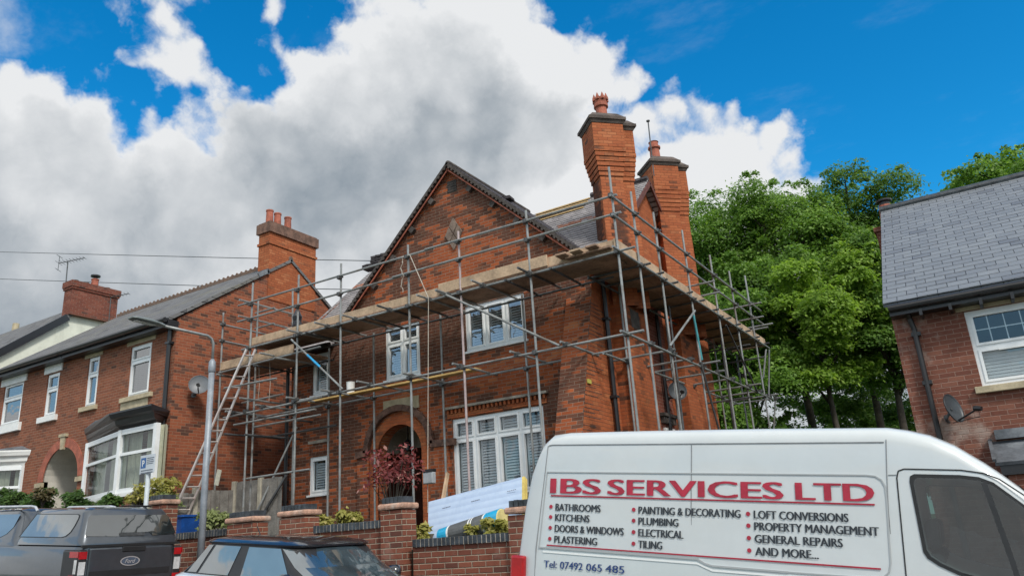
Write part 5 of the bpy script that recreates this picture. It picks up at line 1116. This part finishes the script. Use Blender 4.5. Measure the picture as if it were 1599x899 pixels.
b = MB(); b.box(-.008, .03, PW + .03, -.03, 1.315, 1.35); b.build('gap_strip', M['rubber'], pk)
tg = MB(); tg.box(-.028, .02, PW + .17, -.14, .62, 1.305); tgo = tg.build('tailgate', PG, pk, bevel=.025)
b = MB(); b.box(-.04, -.02, -.64, -1.02, 1.235, 1.312); b.build('tailgate_handle', M['rubber'], tgo, bevel=.01); b = MB(); b.box(-.036, -.02, PW + .2, -.17, .90, .985); b.build('tailgate_strip', M['trim_black'], tgo)
b = MB(); b.add([(-.036, -.785 + .158 * math.cos(2 * math.pi * k / 28), 1.10 + .068 * math.sin(2 * math.pi * k / 28)) for k in range(28)] + [(-.036, -.785 + .140 * math.cos(2 * math.pi * k / 28), 1.10 + .055 * math.sin(2 * math.pi * k / 28)) for k in range(28)], [(k, (k + 1) % 28, 28 + (k + 1) % 28, 28 + k) for k in range(28)]); b.build('badge_rim', mat('chrome', (.75, .76, .78), .3, metal=.7, var=.02), tgo)
b = MB(); b.add([(-.034, -.785 + .142 * math.cos(2 * math.pi * k / 28), 1.10 + .056 * math.sin(2 * math.pi * k / 28)) for k in range(28)], [tuple(range(28))]); b.build('badge', mat('badge_blue', (.07, .09, .13), .3), tgo)
vs, fs = text_mesh('Ford', lambda x, z: (-.038, -.785 - x, z), -.085, .085, 1.072, 1.132, .01, .35); b = MB(); b.add(vs, fs); b.build('badge_lettering', M['chrome'], tgo)
for y0, y1 in ((-.13, .016), (PW - .016, PW + .14)):
    b = MB(); b.box(-.02, .40 if y1 > 0 else .12, y0, y1, .72, 1.285); tl_ = b.build('tail_light', M['trim_black'], pk, bevel=.03)
    yc = (y0 + y1) / 2; near = y1 > 0
    b = MB(); yo = y1 + .004 if near else y0 - .004
    sd_ = lambda: sorted((yo, yo + (-.006 if near else .006)))
    b.box(-.026, -.02, y0 + .02, y1 - .01, 1.16, 1.26); b.box(-.02, .20, *sd_(), 1.18, 1.262); b.build('red_lens', M['lens_red'], tl_)
    b = MB(); b.box(-.026, -.02, y0 + .02, y1 - .01, .72, .88); b.box(-.02, .13, *sd_(), .73, .90); b.box(.05, .16, *sd_(), .90, .94)
    b.build('red_lens', M['lens_red'], tl_); b = MB(); b.box(-.027, -.02, y0 + .03, y1 - .02, .94, 1.12); b.box(.0, .06, *sd_(), .96, 1.15); b.build('clear_lens', M['lens_clear'], tl_)
cb = shell([(1.80, 4.0, PW + .03, -.03, 1.32, .12), (1.90, 3.9, PW + .04, -.04, 1.40, .12), (2.05, 3.3, PW + .16, -.16, 1.82, .12), (2.1, 3.2, PW + .2, -.2, 1.87, .1), (2.3, 3.0, PW + .4, -.4, 1.895, .08)], 'cab', PG, pk)
b = MB(); b.poly([(x, -.04 - .12 * (z - 1.40) / .42 + .006, z) for x, z in ((2.06, 1.80), (2.10, 1.60), (2.22, 1.50), (2.40, 1.44), (3.7, 1.43), (3.35, 1.74), (3.2, 1.80))]); b.build('side_window', M['carglass_bright'], cb)
for y in (-.17, PW + .17): b = MB(); b.tube([(1.60, y, 1.84), (1.68, y + .0, 1.90), (1.8, y, 1.915), (3.1, y, 1.92), (3.2, y, 1.88)], .022, 8); b.build('roof_rail', M['chrome'] if False else mat('rail_silver', (.5, .52, .55), .3, metal=.5), cb)
b = MB(); b.tube([(.5, -1.2, 1.88), (.3, -1.25, 1.9), (.3, -.75, 1.9)], .012, 6); b.build('brake_light', M['rubber'], cn)
for x in (1.30, 4.4):
    wheel(pk, (x + .35, -.14, .36), .37, .25, 1); wheel(pk, (x + .35, PW + .14, .36), .37, .25, -1)
    b = MB(); b.lathe((x + .35, .012, .40), [(.0, 0), (.45, 0), (.45, .008)], 28, (0, 1, 0)); b.build('wheel_arch', M['trim_black'], pk)
b = MB(); b.box(-.14, .0, PW + .02, -.02, .45, .68); b.build('bumper', M['trim_black'], pk, bevel=.04)
# ---- pale blue hatchback with a black roof
HB = mat('hatch_blue', (.50, .56, .61), .3, metal=.25, var=.03, coat=1.0); HK = mat('hatch_roof', (.012, .014, .02), .22, coat=1.0, var=.05)
mn = basis('hatchback_car', 'pale blue hatchback with a black roof parked behind the white van', 'car', (1, 0, -.088), (-9.6, 6.55, rz(-9.6)))
MW = 1.66
shell([(-.0, 3.75, .06, MW - .06, .25, .3), (-.05, 3.82, 0, MW, .5, .38), (-.05, 3.8, -.01, MW + .01, .75, .38), (0, 3.7, .0, MW, .92, .36), (.10, 3.3, .03, MW - .03, 1.01, .32), (.2, 2.9, .06, MW - .06, 1.045, .3)], 'body', HB, mn)
gh = MB(); lv = [(.22, 2.86, .065, MW - .065, 1.04, .30), (.44, 2.55, .09, MW - .09, 1.20, .30), (.66, 2.27, .125, MW - .125, 1.415, .28)]
rs = [rrect(*l, n=6) for l in lv]; n = len(rs[0])
for r_ in rs: gh.V += r_
for i in range(2):
    for k in range(n): gh.F.append((i * n + k, i * n + (k + 1) % n, (i + 1) * n + (k + 1) % n, (i + 1) * n + k)); gh.M.append(0)
gho = gh.build('greenhouse', M['trim_black'], mn, smooth=True)
shell([(.62, 2.32, .115, MW - .115, 1.412, .28), (.60, 2.33, .11, MW - .11, 1.435, .28), (.66, 2.25, .15, MW - .15, 1.465, .26), (.85, 2.05, .30, MW - .30, 1.495, .2), (1.1, 1.8, .5, MW - .5, 1.507, .15)], 'roof', HK, mn)
gy = lambda z, o: (.065 + .025 * (z - 1.04) / .16 if z < 1.20 else .09 + .035 * (z - 1.20) / .215) - o
for pl in ([(.80, 1.395), (.885, 1.395), (.67, 1.065), (.50, 1.065)], [(.935, 1.395), (1.40, 1.395), (1.27, 1.06), (.715, 1.06)], [(1.55, 1.395), (2.10, 1.395), (2.33, 1.07), (1.50, 1.06)]):
    b = MB(); b.poly([(x, gy(z, .006), z) for x, z in pl]); b.build('side_window', M['carglass_bright'], gho); b = MB(); b.poly([(x, MW - gy(z, .006), z) for x, z in pl[::-1]]); b.build('side_window', M['carglass_bright'], gho)
# curved windscreen and tailgate glass follow the cabin corners
def wrapglass(front, name, m):
    b = MB(); rows_ = []
    for (x0, x1, y0, y1, z, r_) in ((lv[0][0] + .012, lv[0][1] - .02, lv[0][2] + .002, lv[0][3] - .002, 1.055, .30), (*lv[1][:4], 1.20, .30), (.655, 2.275, .124, MW - .124, 1.40, .28)):
        pts = []; s_ = 1 if front else -1; xc = (x1 - r_) if front else (x0 + r_); e = .008
        for k in range(7): a_ = R(68 - 68 * k / 6); pts.append((xc + s_ * (r_ + e) * math.cos(a_), y0 + r_ - (r_ + e) * math.sin(a_), z))
        for k in range(1, 6): pts.append((xc + s_ * (r_ + e + .02 * math.sin(math.pi * k / 6)), y0 + r_ + (y1 - y0 - 2 * r_) * k / 6, z))
        for k in range(7): a_ = R(68 * k / 6); pts.append((xc + s_ * (r_ + e) * math.cos(a_), y1 - r_ + (r_ + e) * math.sin(a_), z))
        rows_.append(pts)
    for a, c in zip(rows_[:-1], rows_[1:]):
        for k in range(len(a) - 1): b.quad(a[k], a[k + 1], c[k + 1], c[k])
    return b.build(name, m, mn, smooth=True)
wrapglass(True, 'windscreen', M['carglass_bright']); wrapglass(False, 'rear_window', M['carglass_bright'])
b = MB(); b.lathe((2.27, .82, 1.33), [(.04, 0), (.04, .1)], 8, (0, 1, 0)); b.build('rear_view_mirror', M['rubber'], mn)
for y, sgn in ((-.1, -1), (MW + .1, 1)): b = MB(); b.lathe((2.45, y, 1.06), [(.03, -.1), (.085, -.06), (.09, .05), (.03, .1)], 10, (1, 0, 0)); b.build('wing_mirror', HK, mn, smooth=True)
for x in (.62, 3.1):
    wheel(mn, (x, .08, .30), .30, .19, -1); wheel(mn, (x, MW - .08, .30), .30, .19, 1)
for y in (.28, MW - .28): b = MB(); b.lathe((3.60, y, .72), [(.02, .1), (.12, .08), (.14, 0)], 14, (1, 0, .2)); b.build('headlight', M['lens_clear'], mn)
for y in (.12, MW - .12): b = MB(); b.box(-.03, .06, y - .08, y + .08, .62, .92); b.build('tail_light', M['lens_red'], mn, bevel=.03)
b = MB(); b.tube([(.9, .83, 1.49), (.82, .83, 1.60)], .008, 5); b.build('roof_aerial', M['rubber'], mn)
# ------------------------------------------------------------------ street lamp, parking sign, wires
LYp = 9.25
ltop = at(331, 575, Y=LYp); lp = thing('street_lamp', 'grey street lamp post with a flat head reaching over the road', 'street lamp', (ltop[0], LYp, rz(ltop[0])))
PGm = mat('post_grey', (.235, .26, .295), .5, metal=.2, var=.1, stain=((.42, .44, .46), 2.5, .5))
m = MB(); m.tube([(ltop[0] - .01, LYp, rz(ltop[0])), (ltop[0], LYp, ltop[2])], [.064, .053], 14); m.build('pole', PGm, lp, smooth=True)
m = MB(); m.lathe((ltop[0], LYp, ltop[2] - .08), [(.056, 0), (.068, .02), (.064, .2), (.028, .26)], 14); m.build('collar', PGm, lp, smooth=True)
bz = at(331, 537, Y=LYp)[2]; hz = at(252, 508, X=ltop[0]); he = at(203, 496, X=ltop[0])
arm = [(ltop[0], LYp, ltop[2] + .1), (ltop[0], LYp, bz), (ltop[0], LYp - .05, bz + .09), (ltop[0], LYp - .14, bz + .13), tuple(hz)]
m = MB(); m.tube(arm, .026, 10); m.build('arm', M['galv'], lp, smooth=True)
d = (Vector(he) - Vector(hz)).normalized(); u = Vector((1, 0, 0)); nrm = d.cross(u).normalized();  nrm = nrm if nrm.z > 0 else -nrm
L = (Vector(he) - Vector(hz)).length; hd = MB(); secs = [(-.05, .05, .035), (.0, .06, .05), (.12, .11, .05), (L * .5, .13, .06), (L * .9, .12, .04), (L, .07, .015)]
rgs = []
for s_, w_, h_ in secs:
    c = Vector(hz) + d * s_; rgs.append([c + u * (w_ * math.cos(a)) + nrm * (h_ * math.sin(a) * (1 if math.sin(a) > 0 else .5)) for a in [2 * math.pi * k / 14 for k in range(14)]])
for a, c in zip(rgs[:-1], rgs[1:]): hd.frustum(a, c, cap=False)
hd.poly(rgs[0][::-1]); hd.poly(rgs[-1]); hdo = hd.build('lamp_head', mat('lamp_grey', (.16, .185, .18), .45, var=.1), lp, smooth=True)
lz_ = MB(); c = Vector(hz) + d * (L * .55) - nrm * .032; lz_.poly([c + d * a + u * b_ for a, b_ in ((-.2, -.07), (.2, -.07), (.2, .07), (-.2, .07))]); lz_.build('lens', mat('lamp_lens', (.3, .31, .3), .2), hdo)
m = MB(); q = at(340, 745, Y=LYp - .05); m.bar(q - Vector((.03, 0, .13)), q + Vector((.04, 0, .13)), .02, .10, upv=(1, 0, 0)); m.build('tag_plate', mat('tag', (.45, .42, .33), .6), lp)
SGY = 9.2; s0 = at(230, 725, Y=SGY)
sg = thing('parking_sign', 'small parking sign with a blue P on a pale grey post', 'sign', (s0[0], SGY, rz(s0[0])))
m = MB(); m.tube([(s0[0], SGY + .04, rz(s0[0])), (s0[0], SGY + .04, s0[2] + .1)], .042, 12); m.build('post', mat('post_pale', (.42, .47, .5), .5, var=.06), sg, smooth=True)
tlc = at(221, 713, Y=SGY); brc = at(240, 737, Y=SGY); x0, x1, z0, z1 = tlc[0] - .01, brc[0] + .03, brc[2], tlc[2] + .02
m = MB(); m.box(x0, x1, SGY - .012, SGY - .004, z0, z1); pl = m.build('sign_plate', mat('sign_face', (.52, .56, .60), .4, var=.03), sg, bevel=.01)
m = MB(); sq = (x1 - x0) * .34; m.quad((x0 + .03, SGY - .0145, z1 - .05 - sq * 1.25), (x0 + .03 + sq, SGY - .0145, z1 - .05 - sq * 1.25), (x0 + .03 + sq, SGY - .0145, z1 - .05), (x0 + .03, SGY - .0145, z1 - .05)); m.build('blue_square', mat('sign_blue', (.01, .10, .32), .4), pl)
vs, fs = text_mesh('P', lambda x, z: (x, SGY - .0165, z), x0 + .03 + sq * .28, x0 + .03 + sq * .75, z1 - .05 - sq * 1.02, z1 - .05 - sq * .25, .03); m = MB(); m.add(vs, fs); m.build('letter', M['white_paint'], pl)
m = MB()
for i in range(4): zz = z1 - .06 - i * .035; m.box(x0 + .06 + sq, x1 - .03 - .02 * (i % 2), SGY - .0145, SGY - .012, zz - .016, zz)
for i in range(2): zz = z0 + .07 - i * .045; m.box(x0 + .05, x1 - .05, SGY - .0145, SGY - .012, zz - .02, zz)
m.build('text_lines', mat('sign_ink', (.10, .12, .16), .5), pl)
for lbl, (pa, pb, pc), yy in (('upper overhead cable crossing the sky behind the left chimneys', ((-120, 390), (300, 401), (640, 408)), 26), ('lower overhead cable passing behind the broad brick chimney', ((-120, 431), (250, 444), (560, 452)), 25)):
    a, b, c = at(*pa, Y=yy), at(*pb, Y=yy), at(*pc, Y=yy); pts = [a.lerp(b, t) * (1 - t) + b.lerp(c, t) * t for t in [i / 20 for i in range(21)]]
    pts = [a * (1 - t) * (1 - t) + (b * 2 - (a + c) / 2) * (2 * t * (1 - t)) + c * t * t for t in [i / 24 for i in range(25)]]
    m = MB(); m.tube(pts, .021, 5); tag(m.build('overhead_cable', M['galv_dark'], None), lbl, 'cable', 'overhead cables')
# small fittings on the house
q = at(905, 571, Y=YF - .12); m = MB(); m.lathe(q, [(.03, -.14), (.08, -.12), (.10, 0), (.08, .07), (.03, .1)], 14, (0, 0, 1)); m.build('wall_light', M['black_plastic'], house, smooth=True)
q = at(921, 595, X=XR_ + .05); m = MB(); m.box(XR_ + .026, XR_ + .05, q[1] - .07, q[1] + .07, q[2] - .04, q[2] + .04); m.build('yellow_tag', mat('tag_yellow', (.45, .40, .08), .6), house)
q = at(637, 695, Y=YF + .55); m = MB(); m.tube([(q[0], YF + .55, 4.35), (q[0], YF + .55, q[2] + .12)], .012, 6); m.lathe((q[0], YF + .55, q[2] - .13), [(.05, 0), (.08, .02), (.09, .16), (.11, .18), (.03, .27)], 8)
ln = m.build('porch_lantern', M['black_plastic'], None); tag(ln, 'black lantern hanging inside the arched porch', 'lantern')
# insulation board, roll, timber, bin
gdn = lambda px, py, yy: at(px, py, Y=yy)
P4 = [gdn(669, 783, 10.9), gdn(815, 744, 10.9), gdn(815, 838, 10.35), gdn(668, 842, 10.35)]
m = MB(); nrm = (P4[1] - P4[0]).cross(P4[3] - P4[0]).normalized(); nrm = -nrm if nrm.y < 0 else nrm; m.prism(P4, nrm * .09)
IB = newmat('insulation_foil'); t = IB[1]; u3 = t.n.new('ShaderNodeTexCoord').outputs['Object']; zf_ = t.xyz(u3)[2]
sb = t.ramp(t.m('FRACT', t.m('MULTIPLY', t.m('ADD', zf_, t.m('MULTIPLY', t.xyz(u3)[0], -.10)), 9.0)), .2, .8); cc = t.mix(t.m('MULTIPLY', sb, .6), (.36, .45, .60), (.45, .55, .69)); t.l.new(cc, IB[2].inputs['Base Color']); IB[2].inputs['Roughness'].default_value = .4; IB[2].inputs['Metallic'].default_value = .1
bp = t.n.new('ShaderNodeBump'); bp.inputs['Strength'].default_value = .3; bp.inputs['Distance'].default_value = .05; t.l.new(t.noise(u3, 5.0, 3), bp.inputs['Height']); t.l.new(bp.outputs[0], IB[2].inputs['Normal'])
ib = m.build('insulation_board', IB[0], None); tag(ib, 'large silvery blue insulation board leaning behind the garden wall', 'insulation board')
m = MB(); e0, e1 = P4[1], P4[2]; m.prism([e0 + nrm * .001, e0 + nrm * .089, e1 + nrm * .089, e1 + nrm * .001], (P4[1] - P4[0]).normalized() * .05); m.build('foam_edge', mat('foam_yellow', (.55, .42, .12), .8), ib)
m = MB(); ex = (P4[1] - P4[0]).normalized(); ez = (P4[3] - P4[0]).normalized()
for fu, fv in ((.16, .30), (.47, .32), (.84, .30)):
    o = P4[0].lerp(P4[1], fu) + ez * (.55 * fv * 1.6) - nrm * .004
    for k in range(5): m.bar(o + ex * (k * .035), o + ex * (k * .035 + .024), .003, .014, upv=ez)
m.build('print_marks', mat('print_grey', (.12, .13, .17), .5), ib)
ra, rb = gdn(690, 838, 10.15), gdn(786, 813, 10.12); ax = (rb - ra); Lr = ax.length; axn = ax.normalized(); rr0, rr1 = .13, .19
rl = thing('insulation_roll', 'insulation roll in blue and grey wrapping with a yellow end, behind the wall coping', 'insulation roll', ra)
def cyl(a, b, nm, m_): q = MB(); q.lathe(ra + axn * (Lr * a), [(rr0 + (rr1 - rr0) * a, 0), (rr0 + (rr1 - rr0) * b, Lr * (b - a))], 22, axn); return q.build(nm, m_, rl, smooth=False)
WB = mat('wrap_blue', (.02, .34, .58), .3, bump=.3, scale=8, var=.1); WG = mat('wrap_grey', (.10, .105, .105), .45, bump=.3, scale=8)
cyl(0, .16, 'blue_end', WB); cyl(.16, .19, 'white_band', M['white_paint']); cyl(.19, .52, 'wrapper', WG); cyl(.52, .545, 'white_band', M['white_paint']); cyl(.545, .565, 'wrapper', WG); cyl(.565, .585, 'white_band', M['white_paint']); cyl(.585, .76, 'wrapper', WG); cyl(.76, .785, 'white_band', M['white_paint']); cyl(.785, 1.0, 'blue_end', WB)
q = MB(); q.lathe(rb, [(rr1 * .97, 0), (rr1 * .9, .015), (.02, .02)], 20, axn); q.build('foam_end', mat('foam_end', (.55, .47, .2), .8, bump=.5), rl)
m = MB(); m.bar(gdn(690, 790, 11.6), gdn(699, 738, 11.9), .07, .04, upv=(1, 0, 0)); tag(m.build('timber_offcut', M['board'], None), 'pale timber offcut leaning up beside the porch pier', 'timber')
bc = gdn(290, 816, 10.5); bn = thing('recycling_bin', 'blue plastic recycling box under the ladder foot', 'bin', (bc[0], 10.5, 2.0))
m = MB(); w0 = .24; m.frustum(rrect(bc[0] - w0 * .8, bc[0] + w0 * .8, 10.3, 10.68, bc[2] - .2, .05), rrect(bc[0] - w0, bc[0] + w0, 10.25, 10.73, bc[2] + .13, .05)); BBm = mat('bin_blue', (.012, .085, .36), .4, var=.15); m.build('box', BBm, bn)
m = MB(); m.frustum(rrect(bc[0] - w0 - .02, bc[0] + w0 + .02, 10.23, 10.75, bc[2] + .11, .05), rrect(bc[0] - w0 - .02, bc[0] + w0 + .02, 10.23, 10.75, bc[2] + .15, .05)); m.build('rim', BBm, bn)

# ------------------------------------------------------------------ foliage
def leaf_mesh(name, C, Nn, size, m, par=None, aspect=.55, kind=None):
    """one small folded leaf per point"""
    n = len(C); Nn = Nn / np.linalg.norm(Nn, axis=1, keepdims=True)
    rv = RNG.normal(size=(n, 3)); T = np.cross(Nn, rv); T /= np.linalg.norm(T, axis=1, keepdims=True); B = np.cross(Nn, T)
    s = size * RNG.uniform(.6, 1.35, (n, 1)); a = T * s; b = B * s * aspect
    off = OFF.get(par.name, Vector((0, 0, 0))) if par is not None else Vector((0, 0, 0))
    Vv = np.stack([C - a, C + b - a * .1 + Nn * s * .12, C + a, C - b - a * .1 + Nn * s * .12], 1).reshape(-1, 3) - np.array(off)
    me = bpy.data.meshes.new(name); me.vertices.add(4 * n); me.vertices.foreach_set('co', Vv.astype(np.float32).ravel())
    me.loops.add(4 * n); me.loops.foreach_set('vertex_index', np.arange(4 * n, dtype=np.int32)); me.polygons.add(n)
    me.polygons.foreach_set('loop_start', np.arange(0, 4 * n, 4, dtype=np.int32)); me.polygons.foreach_set('loop_total', np.full(n, 4, dtype=np.int32))
    me.materials.append(m); me.update(calc_edges=True); me.validate()
    o = bpy.data.objects.new(name, me); COL.objects.link(o)
    if par is not None: o.parent = par
    return o
def bough_cloud(c, rad, n, flat=.55):
    d = RNG.normal(size=(n, 3)); d /= np.linalg.norm(d, axis=1, keepdims=True); d[:, 2] = np.where(d[:, 2] < -.35, -d[:, 2] * .6, d[:, 2])
    r = rad * RNG.uniform(.35, 1.0, (n, 1)) ** .6; P = np.array(c) + d * r * np.array([1, 1, flat])
    P += RNG.normal(size=(n, 3)) * rad * .15
    P[:, 2] -= (np.hypot(P[:, 0] - c[0], P[:, 1] - c[1]) / rad) ** 2 * rad * .22
    return P, d * .5 + np.array([.28, -.32, .8]) + RNG.normal(size=(n, 3)) * .55
bark = mat('bark', (.05, .042, .034), .95, var=.3, scale=5, bump=.6, stain=((.07, .08, .04), 1.2, .5))
def tree(label, x, y, z0, zc, rx, rz_, nb, nl, lm, size=.17, lean=0.0, trunk=.2, ry=None, low=.0):
    t = thing('broadleaf_tree', label, 'tree', (x, y, z0), 'broadleaf trees behind the houses')
    ry = ry or rx; m = MB(); top = zc + rz_ * .5; pts = []; nseg = 9
    for i in range(nseg + 1):
        f = i / nseg; pts.append((x + lean * f + .15 * math.sin(f * 5 + x), y + .12 * math.sin(f * 4 + y), z0 - .4 + (top - z0 + .4) * f))
    m.tube(pts, [trunk * (1 - .86 * i / nseg) for i in range(nseg + 1)], 9)
    bc_ = []
    for k in range(nb):
        for _ in range(30):
            p = RNG.uniform(-1, 1, 3); q = np.linalg.norm(p)
            if .45 < q < 1 and (p[2] > -.75): break
        bc_.append((x + lean * .6 + p[0] * rx, y + p[1] * ry, zc + p[2] * rz_))
    for b_ in bc_[::2]:
        f = min(.97, max(.25, (b_[2] - 1.3 - z0) / (top - z0))); i = f * nseg; s_ = Vector(pts[int(i)]).lerp(Vector(pts[min(nseg, int(i) + 1)]), i - int(i)); e = Vector(b_); mid = s_.lerp(e, .5) + Vector((0, 0, .35))
        m.tube([s_, mid, e], [trunk * .34, trunk * .2, .02], 6)
    m.build('trunk', bark, t, smooth=True)
    Cs, Ns = [], []
    for b_ in bc_:
        rr_ = RNG.uniform(.18, .40) * (rx + rz_) * .5; nn = int(nl / nb * (rr_ / (.32 * (rx + rz_) * .5)) ** 2); a, d_ = bough_cloud(b_, rr_, nn); Cs.append(a); Ns.append(d_)
        for _ in range(6):   # outlying sprays break the outline
            dd = RNG.normal(size=3); dd /= np.linalg.norm(dd); dd[2] = abs(dd[2]) * .7
            a, d_ = bough_cloud(np.array(b_) + dd * rr_ * RNG.uniform(.95, 1.35), rr_ * RNG.uniform(.16, .3), nn // 22); Cs.append(a); Ns.append(d_)
    leaf_mesh('crown', np.concatenate(Cs), np.concatenate(Ns), size, lm, t); return t
G1 = leaf('leaf_mid', (.065, .145, .022), (.185, .325, .052), (.29, .43, .11), .45, .35); G2 = leaf('leaf_dark', (.055, .125, .022), (.155, .275, .046), (.24, .36, .085), .45, .35); G3 = leaf('leaf_bright', (.11, .205, .026), (.25, .39, .05), (.34, .47, .10), .5, .35)
GZ0 = 1.0; LS = .072
tree('tall rounded tree rising directly right of the rear chimney', -9.2, 34, GZ0, 10.9, 2.9, 5.3, 48, 92400, G1, LS, trunk=.26)
tree('tall full tree, second from the chimneys, with a high bright crown', -6.3, 33, GZ0, 10.9, 2.7, 5.3, 48, 89760, G1, LS, trunk=.24)
tree('thinner crowned tree with sky showing through, third from the chimneys', -3.9, 35, GZ0, 11.6, 2.4, 4.8, 34, 52800, G2, LS, lean=.4, trunk=.22)
tree('slender tree close to the left end of the grey slate roof', -2.2, 34, GZ0, 10.8, 2.0, 4.5, 28, 44880, G2, LS, lean=.3, trunk=.20)
tree('bright yellow green lower tree in front of the tall ones', -4.5, 29, GZ0, 8.3, 2.1, 2.9, 28, 47520, G3, LS, trunk=.17)
tree('low dark leafy tree right behind the far end of the scaffold platform', -7.5, 28.5, GZ0, 6.6, 2.5, 3.8, 36, 63360, G1, LS, trunk=.17)
tree('large rounded tree whose top shows above the slate roof', 3.9, 40, GZ0, 13.2, 4.7, 4.3, 52, 90000, G1, .10, trunk=.3)
tree('shady tree filling the gap beside the right hand house wall', -2.5, 30.5, GZ0, 8.8, 1.5, 3.6, 22, 31680, G2, LS, lean=-.3, trunk=.2)
tree('low undergrowth tree at the back, left of the bare trunks', -6.6, 40, GZ0, 5.4, 2.9, 3.4, 26, 42000, G2, LS, trunk=.13)
tree('low undergrowth tree at the back, hiding the ground between the trunks', -4.4, 43, GZ0, 4.6, 2.1, 2.7, 14, 13000, G2, LS, trunk=.13)
tree('low undergrowth tree at the back, nearest the right hand house', -2.4, 42, GZ0, 5.0, 1.7, 2.9, 14, 13000, G2, LS, trunk=.13)
def shrub(name, label, cat, c, rad, n, size, lm, group=None, stems=6, flat=.9, base=None, aspect=.45):
    t = thing(name, label, cat, (c[0], c[1], base if base is not None else c[2] - rad * 1.3), group); m = MB(); b0 = Vector((c[0], c[1], base if base is not None else c[2] - rad * 1.3))
    Cs, Ns = [], []
    for k in range(stems):
        a = 2 * math.pi * k / stems + random.uniform(-.3, .3); e = Vector((c[0] + math.cos(a) * rad * .75, c[1] + math.sin(a) * rad * .6, c[2] + random.uniform(-.35, .85) * rad * flat)); m.tube([b0, b0.lerp(e, .5) + Vector((0, 0, rad * .25)), e], [.014, .010, .004], 5)
        P, Nn = bough_cloud(tuple(e), rad * .48, n // stems, .8); Cs.append(P); Ns.append(Nn)
    P, Nn = bough_cloud(tuple(c), rad * .9, n // 3, flat); Cs.append(P); Ns.append(Nn)
    m.build('stem', bark, t); leaf_mesh('foliage', np.concatenate(Cs), np.concatenate(Ns), size, lm, t, aspect=aspect); return t
RED = leaf('leaf_red', (.105, .02, .022), (.21, .042, .042), (.42, .22, .19), .25, 2.0); YG = leaf('leaf_yellow', (.17, .17, .03), (.36, .34, .09), (.42, .36, .14), .3, 3.0); HG = leaf('leaf_hedge', (.03, .075, .015), (.075, .14, .03), (.13, .20, .05), .3, 3.0); PA = leaf('leaf_pale', (.13, .17, .06), (.26, .30, .12), None, .3, 3.0)
c = at(613, 738, Y=11.0); shrub('red_shrub', 'red leaved shrub in front of the arched porch', 'shrub', (c[0], 11.0, c[2] - .05),   .52, 520, .05, RED, stems=16, base=1.85)
for px, py, yy, rd_, nn, lm, nm, lb in ((60, 780, 10.3, .36, 1300, HG, 'hedge_bush', 'dark green bush at the left edge above the pick-up cab'), (68, 772, 10.2, .2, 500, leaf('leaf_brown', (.05, .045, .02), (.11, .09, .04), None, .2, 3), 'hedge_bush', 'small brownish bush before the arched passage'), (120, 783, 10.3, .3, 1100, HG, 'hedge_bush', 'green bush under the arched passage'), (170, 787, 10.2, .26, 800, HG, 'hedge_bush', 'low green bush under the bay window'),
        (20, 778, 10.4, .34, 1000, HG, 'hedge_bush', 'green bush under the white corniced bay'), (218, 772, 10.4, .26, 420, YG, 'garden_plant', 'yellow tipped plant left of the parking sign post'), (252, 765, 10.5, .34, 600, YG, 'garden_plant', 'tall yellow green plant right of the parking sign post'), (262, 785, 10.1, .26, 420, PA, 'garden_plant', 'soft green plant over the wall end by the ladder'),
        (335, 808, 10.4, .32, 800, PA, 'garden_plant', 'pale feathery plant right of the lamp post'), (505, 815, 10.2, .16, 300, YG, 'garden_plant', 'small yellowish plant behind the middle wall coping'), (545, 808, 10.2, .2, 420, YG, 'garden_plant', 'yellow green plant left of the red shrub'), (655, 832, 10.05, .17, 320, YG, 'garden_plant', 'yellow green plant at the left foot of the insulation board'), (775, 824, 9.98, .2, 460, YG, 'garden_plant', 'yellow green plant in front of the insulation roll end'), (740, 828, 10.0, .12, 200, YG, 'garden_plant', 'tiny plant in front of the insulation roll')):
    c = at(px, py, Y=yy); shrub(nm, lb, 'plant' if nm == 'garden_plant' else 'bush', (c[0], yy, c[2] - rd_ * .25), rd_, nn, .05, lm, 'front garden plants' if nm == 'garden_plant' else 'front garden bushes', stems=8)
